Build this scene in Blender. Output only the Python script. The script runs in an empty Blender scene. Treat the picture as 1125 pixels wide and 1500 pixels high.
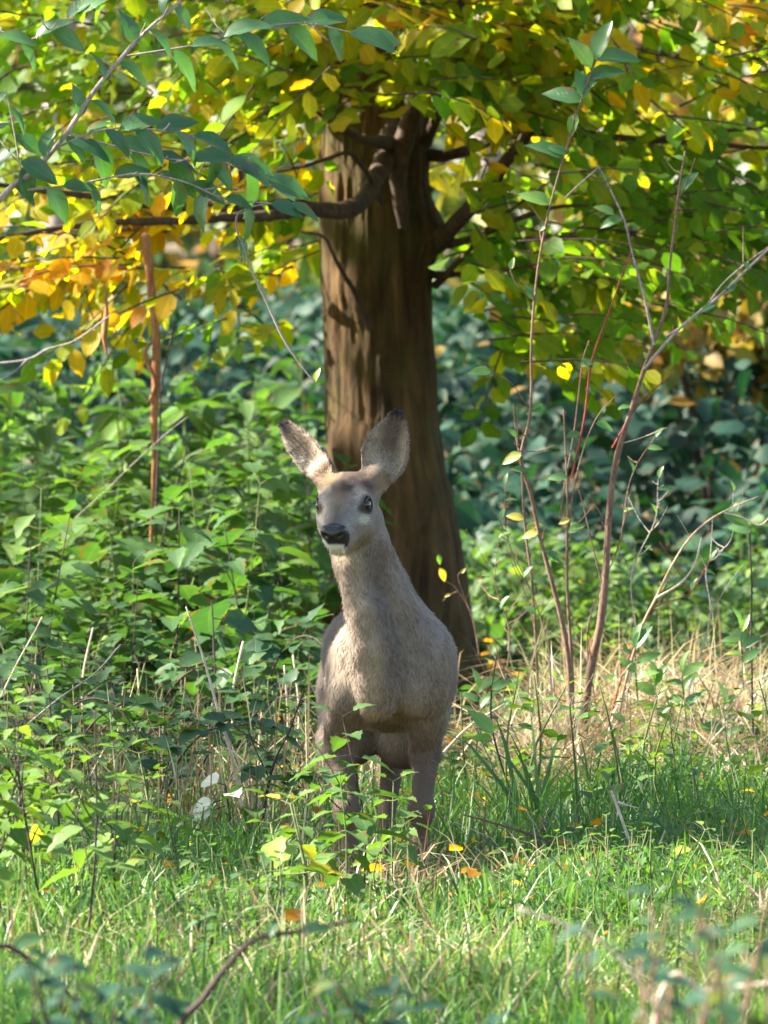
import bpy, math, random
import numpy as np
from mathutils import Vector, Matrix

# ------------------------------------------------------------------ camera, sky, sun, exposure
S = bpy.context.scene
COL = S.collection
random.seed(7)
F, CX, CY, HOR, CH = 14000.0, 562.5, 750.0, 330.0, 1.4      # focal length in photo pixels, centre, horizon row, camera height
PITCH = math.atan((CY - HOR) / F)

cam_d = bpy.data.cameras.new('camera')
cam = bpy.data.objects.new('camera', cam_d)
COL.objects.link(cam)
cam.location = (0, 0, CH)
cam.rotation_euler = (math.pi / 2 - PITCH, 0, 0)
cam_d.sensor_fit = 'VERTICAL'
cam_d.sensor_height = 36.0
cam_d.lens = F / 1500.0 * 36.0
cam_d.clip_start = 0.5
cam_d.clip_end = 900
cam_d.dof.use_dof = True
cam_d.dof.focus_distance = 20.3
cam_d.dof.aperture_fstop = 13.0
S.camera = cam

SUN_EL = math.radians(38)
SUN_AZ = math.radians(-84)          # clockwise from +Y: sun stands left of the picture, a little behind the deer
SUN_V = Vector((math.sin(SUN_AZ) * math.cos(SUN_EL), math.cos(SUN_AZ) * math.cos(SUN_EL), math.sin(SUN_EL)))
world = bpy.data.worlds.new('World')
S.world = world
world.use_nodes = True
wn = world.node_tree
sky = wn.nodes.new('ShaderNodeTexSky')
sky.sky_type = 'NISHITA'
sky.sun_disc = False
sky.sun_elevation = SUN_EL
sky.sun_rotation = SUN_AZ
bg = wn.nodes['Background']
bg.inputs['Strength'].default_value = 0.065
wn.links.new(sky.outputs[0], bg.inputs[0])
sun_d = bpy.data.lights.new('sun', 'SUN')
sun_d.energy = 4.5
sun_d.angle = math.radians(0.5)
sun_d.color = (1.0, 0.93, 0.8)
sun = bpy.data.objects.new('sun', sun_d)
COL.objects.link(sun)
sun.rotation_euler = SUN_V.to_track_quat('Z', 'Y').to_euler()
sun.location = (0, 0, 30)
S.view_settings.view_transform = 'Standard'
S.view_settings.look = 'None'
S.view_settings.gamma = 1.0
S.view_settings.exposure = 2.7
S.render.engine = 'CYCLES'
S.cycles.max_bounces = 8
S.cycles.diffuse_bounces = 4
S.cycles.transmission_bounces = 6
S.cycles.use_denoising = True

RIGHT = np.array([1.0, 0, 0])
FWD = np.array([0, math.cos(PITCH), -math.sin(PITCH)])
UP = np.array([0, math.sin(PITCH), math.cos(PITCH)])

def P(px, py, d):
    """the world point at depth y = d that the photograph shows at (px, py)"""
    v = FWD + RIGHT * ((px - CX) / F) + UP * ((CY - py) / F)
    v = v * (d / v[1])
    return np.array([v[0], v[1], CH + v[2]])

# ------------------------------------------------------------------ helpers
def hash3(ix, iy, iz, seed):
    n = (ix * 374761393 + iy * 668265263 + iz * 1274126177 + seed * 974711) & 0x7fffffff
    n = ((n ^ (n >> 13)) * 1274126177) & 0x7fffffff
    return ((n ^ (n >> 16)) & 0xffff) / 65535.0

def vnoise(p, seed=0):
    p = np.asarray(p, dtype=np.float64)
    i = np.floor(p).astype(np.int64)
    f = p - i
    f = f * f * (3 - 2 * f)
    out = 0
    for dx in (0, 1):
        for dy in (0, 1):
            for dz in (0, 1):
                w = (f[..., 0] if dx else 1 - f[..., 0]) * (f[..., 1] if dy else 1 - f[..., 1]) * (f[..., 2] if dz else 1 - f[..., 2])
                out = out + w * hash3(i[..., 0] + dx, i[..., 1] + dy, i[..., 2] + dz, seed)
    return out

def fbm(p, seed=0, octaves=3):
    a, s, t = 1.0, 0.0, 0.0
    p = np.asarray(p, dtype=np.float64)
    for k in range(octaves):
        s = s + a * vnoise(p * 2 ** k, seed + k * 17)
        t += a
        a *= 0.5
    return s / t

def gz(x, y):
    """height of the ground"""
    x = np.asarray(x, dtype=float); y = np.asarray(y, dtype=float)
    h = 0.025 * np.sin(x * 1.7 + 0.6) * np.cos(y * 0.9) + 0.02 * np.sin(x * 3.1 + y * 2.3) + 0.03 * np.sin(y * 0.37 + 1.0)
    far = np.clip((y - 40) / 60, 0, 1)
    return h * np.clip((np.hypot(x, y - 20.3) - 0.3) / 1.5, 0, 1) + far * 0.8

def rnorm(v):
    return v / np.maximum(np.linalg.norm(v, axis=-1, keepdims=True), 1e-9)

def new_mesh(name, V, faces, attrs=None, smooth=True, fattr=None):
    """V (n,3); faces: array (m,k) or a list of such arrays; attrs: point attributes"""
    if isinstance(faces, np.ndarray):
        faces = [faces]
    me = bpy.data.meshes.new(name)
    V = np.ascontiguousarray(V, dtype=np.float32)
    me.vertices.add(len(V))
    me.vertices.foreach_set('co', V.ravel())
    faces = [f for f in faces if len(f)]
    tot = np.concatenate([np.full(len(f), f.shape[1], dtype=np.int32) for f in faces])
    idx = np.concatenate([f.ravel() for f in faces]).astype(np.int32)
    start = np.concatenate([[0], np.cumsum(tot)[:-1]]).astype(np.int32)
    me.loops.add(len(idx))
    me.loops.foreach_set('vertex_index', idx)
    me.polygons.add(len(tot))
    me.polygons.foreach_set('loop_start', start)
    me.polygons.foreach_set('loop_total', tot)
    me.polygons.foreach_set('use_smooth', np.full(len(tot), smooth, dtype=bool))
    for k, a in (attrs or {}).items():
        a = np.ascontiguousarray(a, dtype=np.float32)
        if a.ndim == 1:
            me.attributes.new(k, 'FLOAT', 'POINT').data.foreach_set('value', a)
        elif a.shape[1] == 3:
            me.attributes.new(k, 'FLOAT_VECTOR', 'POINT').data.foreach_set('vector', a.ravel())
        else:
            me.attributes.new(k, 'FLOAT_COLOR', 'POINT').data.foreach_set('color', a.ravel())
    me.update(calc_edges=True)
    me.validate()
    return me

def link(name, me, mat=None, parent=None, loc=None):
    o = bpy.data.objects.new(name, me)
    COL.objects.link(o)
    if mat is not None and len(me.materials) == 0:
        me.materials.append(mat)
    if parent is not None:
        o.parent = parent
    if loc is not None:
        o.location = loc
    o.color = (0, 0, 0, 1)
    return o

def tag(o, label=None, cat=None, group=None, kind=None):
    if label: o['label'] = label
    if cat: o['category'] = cat
    if group: o['group'] = group
    if kind: o['kind'] = kind
    return o

def empty(name, loc, label, cat, group=None):
    o = bpy.data.objects.new(name, None)
    COL.objects.link(o)
    o.location = loc
    o.empty_display_size = 0.05
    return tag(o, label, cat, group)

def spline(pts, n):
    """Catmull-Rom through pts (k, c) resampled to n rows"""
    pts = np.asarray(pts, dtype=float)
    k = len(pts)
    if k == 2:
        t = np.linspace(0, 1, n)[:, None]
        return pts[0] * (1 - t) + pts[1] * t
    q = np.vstack([2 * pts[0] - pts[1], pts, 2 * pts[-1] - pts[-2]])
    u = np.linspace(0, k - 1 - 1e-9, n)
    i = np.floor(u).astype(int)
    f = (u - i)[:, None]
    a, b, c, d = q[i], q[i + 1], q[i + 2], q[i + 3]
    return 0.5 * (2 * b + (c - a) * f + (2 * a - 5 * b + 4 * c - d) * f ** 2 + (3 * b - a - 3 * c + d) * f ** 3)

def tube(pts, rad, sides=6, n=None, wob=0.0, seed=0):
    """tapered bent tube: returns V, quads"""
    pts = np.asarray(pts, dtype=float)
    rad = np.asarray(rad, dtype=float)
    if n is None:
        n = max(2, len(pts) * 3)
    c = spline(pts, n)
    r = np.interp(np.linspace(0, 1, n), np.linspace(0, 1, len(rad)), rad)
    if wob:
        c = c + (np.stack([vnoise(c * 9 + 5 * k, seed + k) for k in range(3)], 1) - 0.5) * wob
        r = r * (0.85 + 0.3 * vnoise(c * 30, seed + 9))
    t = rnorm(np.gradient(c, axis=0))
    ref = np.array([0.3, 0.9, 0.1]) if abs(t[:, 2]).mean() > 0.5 else np.array([0.05, 0.1, 1.0])
    a = rnorm(np.cross(t, ref)); b = np.cross(t, a)
    ang = np.linspace(0, 2 * np.pi, sides, endpoint=False)
    V = c[:, None] + r[:, None, None] * (np.cos(ang)[None, :, None] * a[:, None] + np.sin(ang)[None, :, None] * b[:, None])
    V = V.reshape(-1, 3)
    i = np.arange(n - 1)[:, None] * sides
    j = np.arange(sides)[None, :]
    j2 = (j + 1) % sides
    Q = np.stack([i + j, i + j2, i + sides + j2, i + sides + j], -1).reshape(-1, 4)
    V = np.vstack([V, c[-1] + t[-1] * r[-1] * 0.8])
    k = len(V) - 1
    b0 = (n - 1) * sides
    T = np.stack([b0 + j[0], b0 + j2[0], np.full(sides, k), np.full(sides, k)], -1)[:, :3]
    return V, Q, T

class Bag:
    """collects several tubes into one mesh"""
    def __init__(s): s.V = []; s.Q = []; s.T = []; s.n = 0
    def add(s, V, Q, T=None):
        s.V.append(V); s.Q.append(Q + s.n)
        if T is not None: s.T.append(T + s.n)
        s.n += len(V)
    def tube(s, *a, **k): s.add(*tube(*a, **k)); return s
    def mesh(s, name, attrs=None):
        f = [np.vstack(s.Q)]
        if s.T: f.append(np.vstack(s.T))
        return new_mesh(name, np.vstack(s.V), f, attrs)

# leaf templates: length along +Y (0..1), width along X, face normal +Z; 'luv' = (across -1..1, along 0..1, 0)
def leaf_template(ratio=0.55, peak=0.4, n=4, fold=0.16, droop=0.15, serr=0.0, tip=1.0, wave=0.0):
    t = np.linspace(0, 1, n + 1)
    w = np.where(t < peak, np.sin(np.clip(t / peak, 0, 1) * np.pi / 2) ** 0.75, np.cos(np.clip((t - peak) / (1 - peak), 0, 1) * np.pi / 2) ** tip)
    w = w * ratio * 0.5
    if serr:
        w[1:-1] *= 1 + serr * np.where(np.arange(1, n) % 2, 1, -1)
    z = -droop * t ** 2
    V, L = [], []
    for i in range(n + 1):
        f = fold * w[i] * 2 + wave * math.sin(i * 2.4)
        V += [(-w[i], t[i], z[i] + f), (0, t[i], z[i]), (w[i], t[i], z[i] + fold * w[i] * 2 - wave * math.sin(i * 2.4))]
        L += [(-1, t[i], 0), (0, t[i], 0), (1, t[i], 0)]
    Q = []
    for i in range(n):
        a = i * 3
        Q += [(a, a + 1, a + 4, a + 3), (a + 1, a + 2, a + 5, a + 4)]
    return np.array(V), np.array(Q), np.array(L)

T_BEECH = leaf_template(0.62, 0.45, 5, 0.10, 0.12, 0.06, 0.8, 0.02)
T_CHERRY = leaf_template(0.50, 0.40, 7, 0.22, 0.28, 0.0, 0.9, 0.015)
T_NETTLE = leaf_template(0.62, 0.32, 8, 0.14, 0.28, 0.10, 1.0, 0.02)
T_BALSAM = leaf_template(0.44, 0.45, 6, 0.20, 0.30, 0.0, 1.0, 0.02)
T_BRAMBLE = leaf_template(0.78, 0.38, 6, 0.12, 0.16, 0.08, 0.8, 0.03)
T_SIMPLE = leaf_template(0.62, 0.45, 3, 0.12, 0.12)
T_CARD = leaf_template(0.66, 0.5, 2, 0.10, 0.10)
MIX_BEECH = [T_BEECH, leaf_template(0.52, 0.5, 5, 0.30, 0.32, 0.08, 0.7, 0.05), leaf_template(0.72, 0.42, 5, -0.12, -0.10, 0.10, 0.9, 0.04), leaf_template(0.60, 0.48, 5, 0.05, 0.45, 0.05, 0.7, -0.05)]
MIX_WILD = [leaf_template(0.78, 0.38, 5, 0.12, 0.16, 0.10, 0.8, 0.03), leaf_template(0.42, 0.42, 4, 0.2, 0.35, 0, 1.0, 0.03), leaf_template(0.9, 0.45, 4, -0.08, 0.1, 0.14, 0.7, 0.05), leaf_template(0.6, 0.35, 5, 0.35, 0.5, 0.08, 0.9, 0.02)]
LEAF_MESH = {}

def leaf_mesh(key, T, mat):
    k = key + mat.name
    if k not in LEAF_MESH:
        me = new_mesh('leaf_' + key, T[0], T[1], {'luv': T[2]})
        me.materials.append(mat)
        LEAF_MESH[k] = me
    return LEAF_MESH[k]

def leaf_frames(d, n):
    d = rnorm(d)
    side = rnorm(np.cross(d, n))
    nn = np.cross(side, d)
    return side, d, nn

def merged_leaves(name, T, pos, d, n, s, rnd, mat, parent=None):
    if isinstance(T, list):                                # several leaf shapes mixed in one mass
        Vs, Qs, Ls, Rs, off = [], [], [], [], 0
        side, d, nn = leaf_frames(d, n)
        for j, (V0, Q0, L0) in enumerate(T):
            i = np.arange(j, len(pos), len(T)); ss = np.asarray(s)[i][:, None, None]
            V = pos[i][:, None] + ss * (V0[None, :, 0:1] * side[i][:, None] + V0[None, :, 1:2] * d[i][:, None] + V0[None, :, 2:3] * nn[i][:, None])
            k = len(V0)
            Qs.append((Q0[None] + (np.arange(len(i)) * k)[:, None, None]).reshape(-1, 4) + off)
            Vs.append(V.reshape(-1, 3)); Ls.append(np.tile(L0, (len(i), 1))); Rs.append(np.repeat(rnd[i], k)); off += len(i) * k
        return link(name, new_mesh(name, np.vstack(Vs), np.vstack(Qs), {'luv': np.vstack(Ls), 'rnd': np.concatenate(Rs)}), mat, parent)
    V0, Q0, L0 = T
    side, d, nn = leaf_frames(d, n)
    s = np.asarray(s)[:, None, None]
    V = pos[:, None] + s * (V0[None, :, 0:1] * side[:, None] + V0[None, :, 1:2] * d[:, None] + V0[None, :, 2:3] * nn[:, None])
    N, k = len(pos), len(V0)
    Q = (Q0[None] + (np.arange(N) * k)[:, None, None]).reshape(-1, 4)
    me = new_mesh(name, V.reshape(-1, 3), Q, {'luv': np.tile(L0, (N, 1)), 'rnd': np.repeat(rnd, k)})
    return link(name, me, mat, parent)

def leaf_objects(name, me, pos, d, n, s, rnd, parent, origin):
    side, d, nn = leaf_frames(d, n)
    out = []
    for i in range(len(pos)):
        o = bpy.data.objects.new(name, me)
        COL.objects.link(o)
        o.parent = parent
        M = Matrix(((side[i][0] * s[i], d[i][0] * s[i], nn[i][0] * s[i], pos[i][0] - origin[0]),
                    (side[i][1] * s[i], d[i][1] * s[i], nn[i][1] * s[i], pos[i][1] - origin[1]),
                    (side[i][2] * s[i], d[i][2] * s[i], nn[i][2] * s[i], pos[i][2] - origin[2]),
                    (0, 0, 0, 1)))
        o.matrix_basis = M
        o.color = (float(rnd[i]), 0, 0, 1)
        out.append(o)
    return out

def copy_thing(root, loc, rz, sc, label=None, group=None, drnd=0.0):
    r = root.copy(); COL.objects.link(r)
    r.location = loc; r.rotation_euler = (random.uniform(-.08, .08), random.uniform(-.08, .08), rz); r.scale = (sc, sc, sc)
    if label: r['label'] = label
    if group: r['group'] = group
    for ch in root.children:
        c = ch.copy(); COL.objects.link(c); c.parent = r
        c.color = (min(1, max(0, ch.color[0] + drnd + random.uniform(-.1, .1))), 0, 0, 1)
    return r

# ------------------------------------------------------------------ materials
def nodes(name):
    m = bpy.data.materials.new(name)
    m.use_nodes = True
    nt = m.node_tree
    return m, nt, nt.nodes['Principled BSDF'], nt.nodes['Material Output']

def ramp(nt, stops, interp='LINEAR'):
    r = nt.nodes.new('ShaderNodeValToRGB')
    r.color_ramp.interpolation = interp
    e = r.color_ramp.elements
    while len(e) < len(stops): e.new(0.5)
    for el, (p, c) in zip(e, stops):
        el.position = p; el.color = (*c, 1)
    return r

def math_node(nt, op, a, b=None, clamp=False):
    n = nt.nodes.new('ShaderNodeMath'); n.operation = op; n.use_clamp = clamp
    for i, v in enumerate((a, b)):
        if v is None: continue
        if isinstance(v, (int, float)): n.inputs[i].default_value = v
        else: nt.links.new(v, n.inputs[i])
    return n.outputs[0]

def mix_col(nt, f, a, b, mode='MIX'):
    n = nt.nodes.new('ShaderNodeMix'); n.data_type = 'RGBA'; n.blend_type = mode
    for s, v in ((0, f), (6, a), (7, b)):
        if isinstance(v, (int, float)): n.inputs[s].default_value = v
        elif isinstance(v, tuple): n.inputs[s].default_value = (*v, 1)
        else: nt.links.new(v, n.inputs[s])
    return n.outputs[2]

def noise_node(nt, scale, detail=3, rough=0.55, coord=None, dist=0.0):
    n = nt.nodes.new('ShaderNodeTexNoise')
    n.inputs['Scale'].default_value = scale; n.inputs['Detail'].default_value = detail
    n.inputs['Roughness'].default_value = rough; n.inputs['Distortion'].default_value = dist
    if coord is not None: nt.links.new(coord, n.inputs['Vector'])
    return n.outputs['Fac']

def leaf_material(name, stops, trans=0.45, tcol=(1.25, 1.35, 0.5), rough=0.42, spec=0.5, vein=(1.5, 1.5, 1.2)):
    """thin leaf: colour from the leaf's own random value, midrib and side veins, brown flecks, light passes through"""
    m, nt, b, out = nodes(name)
    at = nt.nodes.new('ShaderNodeAttribute'); at.attribute_name = 'rnd'
    oi = nt.nodes.new('ShaderNodeObjectInfo')
    sep = nt.nodes.new('ShaderNodeSeparateColor'); nt.links.new(oi.outputs['Color'], sep.inputs[0])
    v = math_node(nt, 'ADD', at.outputs['Fac'], sep.outputs[0])
    geo = nt.nodes.new('ShaderNodeNewGeometry')
    nz = noise_node(nt, 38, 3, 0.6, geo.outputs['Position'])
    v = math_node(nt, 'ADD', v, math_node(nt, 'MULTIPLY', math_node(nt, 'SUBTRACT', nz, 0.5), 0.28), True)
    r = ramp(nt, stops); nt.links.new(v, r.inputs[0])
    lu = nt.nodes.new('ShaderNodeAttribute'); lu.attribute_name = 'luv'
    s2 = nt.nodes.new('ShaderNodeSeparateXYZ'); nt.links.new(lu.outputs['Vector'], s2.inputs[0])
    au = math_node(nt, 'ABSOLUTE', s2.outputs[0])
    mid = math_node(nt, 'LESS_THAN', au, 0.07)
    sv = math_node(nt, 'SUBTRACT', math_node(nt, 'MULTIPLY', s2.outputs[1], 9.0), math_node(nt, 'MULTIPLY', au, 2.0))
    sv = math_node(nt, 'FRACT', sv)
    side = math_node(nt, 'MULTIPLY', math_node(nt, 'LESS_THAN', sv, 0.16), 0.35)
    vn = math_node(nt, 'MAXIMUM', mid, side)
    col = mix_col(nt, math_node(nt, 'MULTIPLY', vn, 0.6), r.outputs[0], mix_col(nt, 1.0, r.outputs[0], vein, 'MULTIPLY'))
    sp = noise_node(nt, 160, 2, 0.6, geo.outputs['Position'])
    sp = math_node(nt, 'GREATER_THAN', sp, 0.70)
    col = mix_col(nt, math_node(nt, 'MULTIPLY', sp, 0.6), col, (0.10, 0.06, 0.025))
    ed = noise_node(nt, 22, 4, 0.7, geo.outputs['Position'])
    ed = math_node(nt, 'MULTIPLY', math_node(nt, 'GREATER_THAN', math_node(nt, 'ADD', ed, math_node(nt, 'MULTIPLY', au, 0.22)), 0.77), 0.75)
    col = mix_col(nt, ed, col, (0.17, 0.075, 0.02))
    nt.links.new(col, b.inputs['Base Color'])
    b.inputs['Roughness'].default_value = rough
    b.inputs['Specular IOR Level'].default_value = spec
    bump = nt.nodes.new('ShaderNodeBump'); bump.inputs['Strength'].default_value = 0.35; bump.inputs['Distance'].default_value = 0.002
    nt.links.new(math_node(nt, 'SUBTRACT', 1.0, vn), bump.inputs['Height'])
    nt.links.new(bump.outputs[0], b.inputs['Normal'])
    tr = nt.nodes.new('ShaderNodeBsdfTranslucent')
    nt.links.new(mix_col(nt, 1.0, col, tcol, 'MULTIPLY'), tr.inputs['Color'])
    mx = nt.nodes.new('ShaderNodeMixShader'); mx.inputs[0].default_value = trans
    nt.links.new(b.outputs[0], mx.inputs[1]); nt.links.new(tr.outputs[0], mx.inputs[2])
    nt.links.new(mx.outputs[0], out.inputs[0])
    return m

M_BEECH = leaf_material('beech_leaf', [(0.0, (0.045, 0.12, 0.012)), (0.3, (0.10, 0.20, 0.015)), (0.5, (0.23, 0.26, 0.012)),
                                       (0.68, (0.42, 0.28, 0.010)), (0.85, (0.44, 0.20, 0.012)), (1.0, (0.30, 0.11, 0.02))], 0.62, (2.3, 2.2, 0.5), 0.5, 0.3)
M_CHERRY = leaf_material('cherry_leaf', [(0.0, (0.035, 0.095, 0.04)), (0.5, (0.065, 0.15, 0.045)), (0.85, (0.14, 0.25, 0.05)), (1.0, (0.42, 0.32, 0.05))], 0.35, (1.6, 1.9, 0.45), 0.34, 0.7)
M_HERB = leaf_material('herb_leaf', [(0.0, (0.026, 0.070, 0.036)), (0.4, (0.058, 0.125, 0.040)), (0.75, (0.125, 0.205, 0.045)), (0.93, (0.22, 0.31, 0.05)), (1.0, (0.5, 0.36, 0.06))], 0.38, (1.5, 1.7, 0.5), 0.52, 0.35)
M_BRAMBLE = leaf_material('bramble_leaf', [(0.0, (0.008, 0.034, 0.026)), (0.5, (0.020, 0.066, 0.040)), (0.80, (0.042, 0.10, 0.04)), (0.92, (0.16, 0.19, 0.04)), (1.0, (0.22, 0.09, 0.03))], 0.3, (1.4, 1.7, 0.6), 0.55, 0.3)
M_FARLEAF = leaf_material('far_leaf', [(0.0, (0.02, 0.05, 0.025)), (0.4, (0.05, 0.10, 0.03)), (0.6, (0.12, 0.16, 0.03)), (0.8, (0.30, 0.20, 0.04)), (1.0, (0.36, 0.15, 0.03))], 0.35, (1.4, 1.5, 0.6), 0.5, 0.4)
M_SUNLIT = leaf_material('sunlit_leaf', [(0.0, (0.62, 0.66, 0.50)), (1.0, (0.75, 0.72, 0.60))], 0.3, (1.1, 1.1, 0.9))  # sunlight on the leaves painted in as near-white colour

def blade_material(name, stops, trans=0.4, tcol=(1.3, 1.4, 0.6)):
    m, nt, b, out = nodes(name)
    at = nt.nodes.new('ShaderNodeAttribute'); at.attribute_name = 'rnd'
    r = ramp(nt, stops); nt.links.new(at.outputs['Fac'], r.inputs[0])
    nt.links.new(r.outputs[0], b.inputs['Base Color'])
    b.inputs['Roughness'].default_value = 0.45
    tr = nt.nodes.new('ShaderNodeBsdfTranslucent')
    nt.links.new(mix_col(nt, 1.0, r.outputs[0], tcol, 'MULTIPLY'), tr.inputs['Color'])
    mx = nt.nodes.new('ShaderNodeMixShader'); mx.inputs[0].default_value = trans
    nt.links.new(b.outputs[0], mx.inputs[1]); nt.links.new(tr.outputs[0], mx.inputs[2])
    nt.links.new(mx.outputs[0], out.inputs[0])
    return m

M_GRASS = blade_material('grass_blade', [(0.0, (0.035, 0.10, 0.035)), (0.45, (0.085, 0.19, 0.045)), (0.75, (0.16, 0.28, 0.06)), (0.88, (0.32, 0.34, 0.13)), (1.0, (0.50, 0.42, 0.24))])
M_STRAW = blade_material('straw', [(0.0, (0.20, 0.13, 0.07)), (0.4, (0.40, 0.30, 0.17)), (0.8, (0.62, 0.54, 0.38)), (1.0, (0.30, 0.15, 0.08))], 0.3, (1.1, 1.0, 0.8))

def bark_material(name, c1, c2, scale=20, stretch=0.12, bump=0.4, moss=None, dist=0.01):
    m, nt, b, out = nodes(name)
    tc = nt.nodes.new('ShaderNodeTexCoord')
    mp = nt.nodes.new('ShaderNodeMapping'); mp.inputs['Scale'].default_value = (1, 1, stretch)
    nt.links.new(tc.outputs['Object'], mp.inputs[0])
    a = noise_node(nt, scale, 6, 0.65, mp.outputs[0], 0.6)
    c = noise_node(nt, scale * 3.3, 5, 0.7, mp.outputs[0])
    r = ramp(nt, [(0.3, c1), (0.7, c2)]); nt.links.new(a, r.inputs[0])
    col = mix_col(nt, 0.5, r.outputs[0], mix_col(nt, 1.0, r.outputs[0], ramp_out(nt, c, [(0.3, (0.35,) * 3), (0.7, (1.6,) * 3)]), 'MULTIPLY'))
    if moss:
        g = noise_node(nt, 3.5, 4, 0.6, tc.outputs['Object'])
        g = ramp_out(nt, g, [(0.48, (0, 0, 0)), (0.64, (1, 1, 1))])
        col = mix_col(nt, math_node(nt, 'MULTIPLY', g, 0.65), col, moss)
    nt.links.new(col, b.inputs['Base Color'])
    b.inputs['Roughness'].default_value = 0.85
    b.inputs['Specular IOR Level'].default_value = 0.25
    bp = nt.nodes.new('ShaderNodeBump'); bp.inputs['Strength'].default_value = bump; bp.inputs['Distance'].default_value = dist
    nt.links.new(math_node(nt, 'ADD', a, c), bp.inputs['Height'])
    nt.links.new(bp.outputs[0], b.inputs['Normal'])
    return m

def ramp_out(nt, v, stops):
    r = ramp(nt, stops); nt.links.new(v, r.inputs[0]); return r.outputs[0]

M_BARK = bark_material('beech_bark', (0.016, 0.009, 0.004), (0.135, 0.074, 0.026), 16, 0.16, 1.0, (0.060, 0.056, 0.014), 0.014)
M_LIMB = bark_material('limb_bark', (0.035, 0.022, 0.016), (0.10, 0.065, 0.045), 40, 0.4, 0.5, None, 0.005)
M_TWIG = bark_material('brown_twig', (0.10, 0.055, 0.035), (0.26, 0.16, 0.11), 60, 0.5, 0.4, None, 0.002)
M_GREYTWIG = bark_material('grey_twig', (0.20, 0.16, 0.14), (0.42, 0.36, 0.33), 60, 0.5, 0.4, None, 0.002)
M_PALETWIG = bark_material('bleached_twig', (0.45, 0.34, 0.24), (0.70, 0.58, 0.45), 60, 0.5, 0.4, None, 0.002)
M_PALECANE = bark_material('pale_brown_cane', (0.26, 0.16, 0.10), (0.52, 0.37, 0.25), 60, 0.5, 0.4, None, 0.002)
M_REDTWIG = bark_material('red_twig', (0.16, 0.03, 0.025), (0.38, 0.07, 0.05), 60, 0.5, 0.3, None, 0.002)

M_GREENSTEM = bark_material('green_stem', (0.07, 0.11, 0.03), (0.16, 0.18, 0.07), 60, 0.5, 0.3, None, 0.002)
M_DARKSTEM = bark_material('dark_stem', (0.03, 0.022, 0.02), (0.09, 0.06, 0.05), 60, 0.5, 0.3, None, 0.002)
M_ORANGEBARK = bark_material('rusty_bark', (0.16, 0.06, 0.025), (0.36, 0.17, 0.07), 45, 0.3, 0.8, None, 0.004)

def ground_material():
    m, nt, b, out = nodes('forest_soil')
    tc = nt.nodes.new('ShaderNodeTexCoord')
    a = noise_node(nt, 2.2, 6, 0.65, tc.outputs['Object'])
    c = noise_node(nt, 34, 5, 0.7, tc.outputs['Object'])
    v = nt.nodes.new('ShaderNodeTexVoronoi'); v.inputs['Scale'].default_value = 22
    nt.links.new(tc.outputs['Object'], v.inputs['Vector'])
    r = ramp_out(nt, c, [(0.3, (0.03, 0.022, 0.013)), (0.55, (0.075, 0.05, 0.028)), (0.75, (0.17, 0.11, 0.055))])
    g = ramp_out(nt, a, [(0.4, (0.035, 0.05, 0.015)), (0.6, (0.05, 0.09, 0.02))])
    col = mix_col(nt, ramp_out(nt, a, [(0.45, (0, 0, 0)), (0.6, (0.7, 0.7, 0.7))]), r, g)
    sep = nt.nodes.new('ShaderNodeSeparateColor'); nt.links.new(v.outputs['Color'], sep.inputs[0])
    col = mix_col(nt, math_node(nt, 'GREATER_THAN', sep.outputs[0], 0.72), col, (0.22, 0.12, 0.05))
    nt.links.new(col, b.inputs['Base Color']); b.inputs['Roughness'].default_value = 0.95
    bp = nt.nodes.new('ShaderNodeBump'); bp.inputs['Strength'].default_value = 0.8; bp.inputs['Distance'].default_value = 0.03
    nt.links.new(c, bp.inputs['Height']); nt.links.new(bp.outputs[0], b.inputs['Normal'])
    return m

# ------------------------------------------------------------------ ground
def build_ground():
    ax = np.concatenate([np.linspace(-300, -12, 14), np.linspace(-11, 11, 90), np.linspace(12, 300, 14)])
    ay = np.concatenate([np.linspace(-60, 4, 10), np.linspace(5, 60, 220), np.linspace(65, 600, 20)])
    X, Y = np.meshgrid(ax, ay, indexing='xy')
    Z = gz(X, Y)
    V = np.stack([X, Y, Z], -1).reshape(-1, 3)
    nx, ny = len(ax), len(ay)
    i = np.arange(ny - 1)[:, None] * nx + np.arange(nx - 1)[None]
    Q = np.stack([i, i + 1, i + nx + 1, i + nx], -1).reshape(-1, 4)
    o = link('ground', new_mesh('ground', V, Q), ground_material())
    tag(o, 'brown woodland soil with leaf litter under the plants', kind='structure')
build_ground()

RNG = np.random.default_rng(11)
def U(a, b, n=None): return RNG.uniform(a, b, n)

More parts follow.
